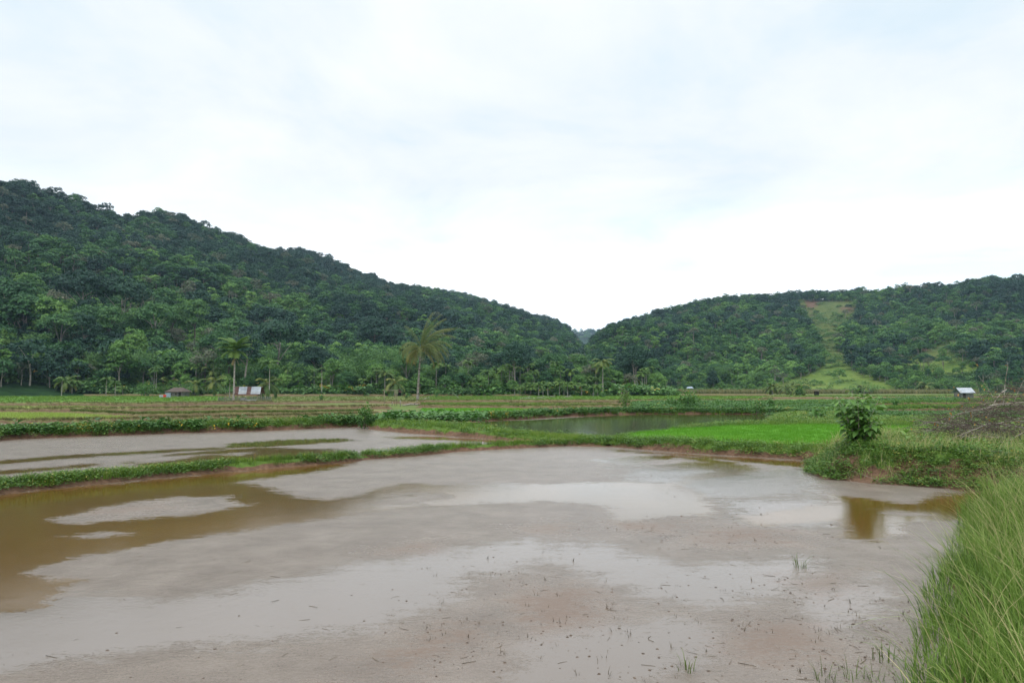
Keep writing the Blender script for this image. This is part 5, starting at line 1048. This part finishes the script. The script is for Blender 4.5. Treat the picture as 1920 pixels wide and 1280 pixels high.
m = MB(); quad(m, (-7 * S, -.9, 1.05), (7 * S, -.9, 1.05), (5 * S, .5, 2.0), (-4 * S, .5, 2.0), .06); m.obj('roof', M['red_sheet'], sh); m = MB(); m.box((0, .4, .6), (9 * S, .1, 1.2)); m.obj('back_wall', M['dark'], sh)
# small tilted hut behind the airy bush
q = atd(1170, 741, 118); q[2] = -.06; th_ = thing('tilted_hut', 'tiny raised watch hut with a steep tilted grey roof in the middle field', 'hut', q)
for x in (-.45, .45):
    for y in (-.4, .4):
        m = MB(); m.tube([(x, y, 0), (x * .9, y, 1.75)], .045, 6); m.obj('leg', M['timber'], th_, True)
m = MB(); m.box((0, 0, 1.05), (1.1, 1.0, .06)); m.obj('platform', M['timber'], th_); m = MB(); m.box((.15, .1, 1.4), (.8, .8, .7)); m.obj('wall', M['dark'], th_)
m = MB(); quad(m, (-.85, -.8, 2.4), (.85, -.8, 1.65), (.85, .8, 1.65), (-.85, .8, 2.4), .05); m.obj('roof', M['old_wood'], th_)
q = atd(1531, 738, 200); q[2] = -.06; bh = thing('brown_hut', 'tiny brown hut at the far field edge below the landslide', 'hut', q)
m = MB(); m.box((0, 0, .75), (1.0, 1.0, 1.2)); m.obj('wall', M['dark'], bh); m = MB(); quad(m, (-.75, -.8, 1.5), (.75, -.8, 1.4), (.75, .8, 1.6), (-.75, .8, 1.7), .12); m.obj('roof', M['brown_roof'], bh)
for x in (-.4, .4):
    m = MB(); m.tube([(x, -.4, 0), (x, -.4, 1.4)], .05, 6); m.obj('post', M['timber'], bh, True)
# white-roofed shed behind the brush pile
q = atd(1807, 742, 150); q[2] = -.06; ws = thing('white_roof_shed', 'grey shed with a pale sheet-metal roof behind the brush pile', 'shed', q, .12); ws.scale = (.8, .8, .84)
m = MB(); m.box((0, 0, .9), (3.7, 2.6, 1.8)); m.obj('wall', M['dim_wall'], ws)
m = MB(); corrug(m, (-2.4, -1.75, 1.62), (2.2, -1.75, 1.62), (-2.2, 0, 2.95), 16); m.obj('roof_sheet', M['white_sheet'], ws); m = MB(); corrug(m, (2.2, 1.75, 1.62), (-2.4, 1.75, 1.62), (2.2, 0, 2.95), 16); m.obj('roof_sheet', M['white_sheet'], ws)
m = MB(); m.box((-.9, -1.32, .8), (.8, .05, 1.5)); m.obj('door', M['dark'], ws)
q = atd(1293, 740, 290); q[2] = -.06; cs_ = thing('tarp_shelter', 'pale blue tarpaulin shelter showing above the corn rows', 'shelter', q)
for x in (-1.2, 1.2):
    m = MB(); m.tube([(x, 0, 0), (x, 0, 2.2)], .06, 6); m.obj('post', M['timber'], cs_, True)
m = MB(); quad(m, (-1.6, -1.2, 2.0), (1.5, -1.2, 2.05), (1.1, .4, 2.75), (-.8, .4, 2.6), .05); m.obj('roof', M['blue_sheet'], cs_)
# corn rows in front of the right hill
P = []
for row in range(16):
    D = 262 + row * 2.6; n = 300; pxs = np.linspace(1195 if row > 4 else 1235, 1830, n); P.append(np.stack([(pxs - 960) / F * D, D + rng.normal(0, .3, n), np.full(n, -.06)], 1))
P = np.concatenate(P); P = P[rng.uniform(size=len(P)) < .9]; TPL['corn'] = [t_tuft(9, 1.9, .25, .09, 120 + i, .45, 3) for i in range(3)]
cover('corn', 'corn', 'corn', P, .8, 1.15, (.55, .1))
P = np.stack([rng.uniform(60, 340, 1500), rng.uniform(300, 372, 1500), np.zeros(1500)], 1); P[:, 2] = [zl(x, y) for x, y in P[:, :2]]
q = proj(P); P = P[(scar(*q) < -4) | (rng.uniform(size=len(P)) < .12)];
X = rng.uniform(180, 480, 5000); Y = rng.uniform(380, 860, 5000); Q_ = np.stack([X, Y, hR(X, Y)[0]], 1); q = proj(Q_); Q_ = Q_[(scar(*q) > -6) & (fbm(X / 22, Y / 22, 31) > -.06)]; P = np.concatenate([P, Q_]); TPL['shrub'] = [t_weed(60, 1.6, 1.7, .8, 130 + i, .7) for i in range(3)]
cover('undergrowth', 'bamboo', 'shrub', P, .7, 1.5, (.5, .15))
n = 5200; px = rng.uniform(-250, 1260, n); D = 199 + 70 * rng.uniform(size=n) ** 1.3; P = np.stack([(px - 960) / F * D, D, np.maximum(hL((px - 960) / F * D, D)[0], -.06)], 1); cover('undergrowth', 'vine', 'shrub', P[::2], .6, 1.5, (.42, .15)); cover('undergrowth', 'bamboo', 'shrub', P[1::2], .5, 1.9, (.42, .2))
n = 2600; px = np.concatenate([rng.uniform(-260, 130, n // 2), rng.uniform(-260, 1230, n - n // 2)]); D = rng.uniform(200, 246, n); X = (px - 960) / F * D; cover('undergrowth', 'vine', 'shrub', np.stack([X, D, np.maximum(hL(X, D)[0], -.06)], 1), .9, 2.4, (.48, .2))
# driftwood and dead logs in the far fields
it = 0
for px, py, L_, rz, lab in [(1010, 747, 3.4, .15, 'long grey driftwood log in the far field below the valley gap'), (1034, 744.5, 2.2, -.3, 'forked grey log standing up beside the long driftwood log'), (985, 747.5, 2.6, .1, 'thin pale log just left of the long driftwood log'), (1062, 745, 3.0, .2, 'pale log right of the forked grey log'),
                            (800, 748.5, 1.4, .4, 'short grey log just right of the coconut palm foot'), (770, 760, 2.4, .1, 'pale log lying at the foot of the tall coconut palm')]:
    q = at(px, py); o = thing('driftwood_log', lab, 'log', q, rz); m = MB(); t = np.linspace(-.5, .5, 7); m.tube(np.stack([t * L_, .1 * np.sin(t * 7), .14 + .12 * t + .05 * np.cos(t * 9)], 1), .13 * (1.1 - np.abs(t)), 7)
    m.obj('log', M['old_wood'], o, True); m = MB(); m.tube([(.2 * L_, 0, .2), (.34 * L_, .1, .55), (.42 * L_, .1, .62)], [.07, .05, .03], 6); m.obj('limb', M['old_wood'], o, True)
q = at(862, 748); o = thing('dead_branch', 'bare dead branch sticking up at a slant right of the coconut palm', 'branch', q); m = MB(); t = np.linspace(0, 1, 6); m.tube(np.stack([-1.7 * t, 0 * t, .05 + 1.7 * t - .2 * t ** 2], 1), .07 - .045 * t, 6); m.tube([(-.8, 0, .8), (-1.3, .1, .75)], .02, 5); m.obj('limb', M['old_wood'], o, True)
q = atd(1396, 742, 190); q[2] = 0
# yellow flowers in the vine bank
m = MB()
for px, py in [(482, 796), (435, 798), (342, 794), (405, 800)]:
    q = at(px, py, .75); q[1] -= .2
    for j in range(3): leaf(m, q + rng.normal(0, .05, 3), rng.normal(0, 1, 3) + np.array((0, -.5, .5)), np.array((0, -.5, 1.0)), .09, .07, rng.uniform(), .1, .1)
kind(m.obj('yellow_leaves', M['yellow_petal']), 'stuff')
# ------------------------------------------------------------------ the air
hz_m = bpy.data.materials.new('haze'); hz_m.use_nodes = True; nt = hz_m.node_tree; nt.nodes.clear(); o = nt.nodes.new('ShaderNodeOutputMaterial'); v = nt.nodes.new('ShaderNodeVolumePrincipled')
v.inputs['Color'].default_value = (.55, .78, 1.0, 1); v.inputs['Density'].default_value = 0.00012; v.inputs['Anisotropy'].default_value = .2; nt.links.new(v.outputs[0], o.inputs['Volume'])
m = MB(); m.box((0, 1700, 158), (5600, 4400, 356)); hz = kind(m.obj('haze', hz_m), 'stuff')
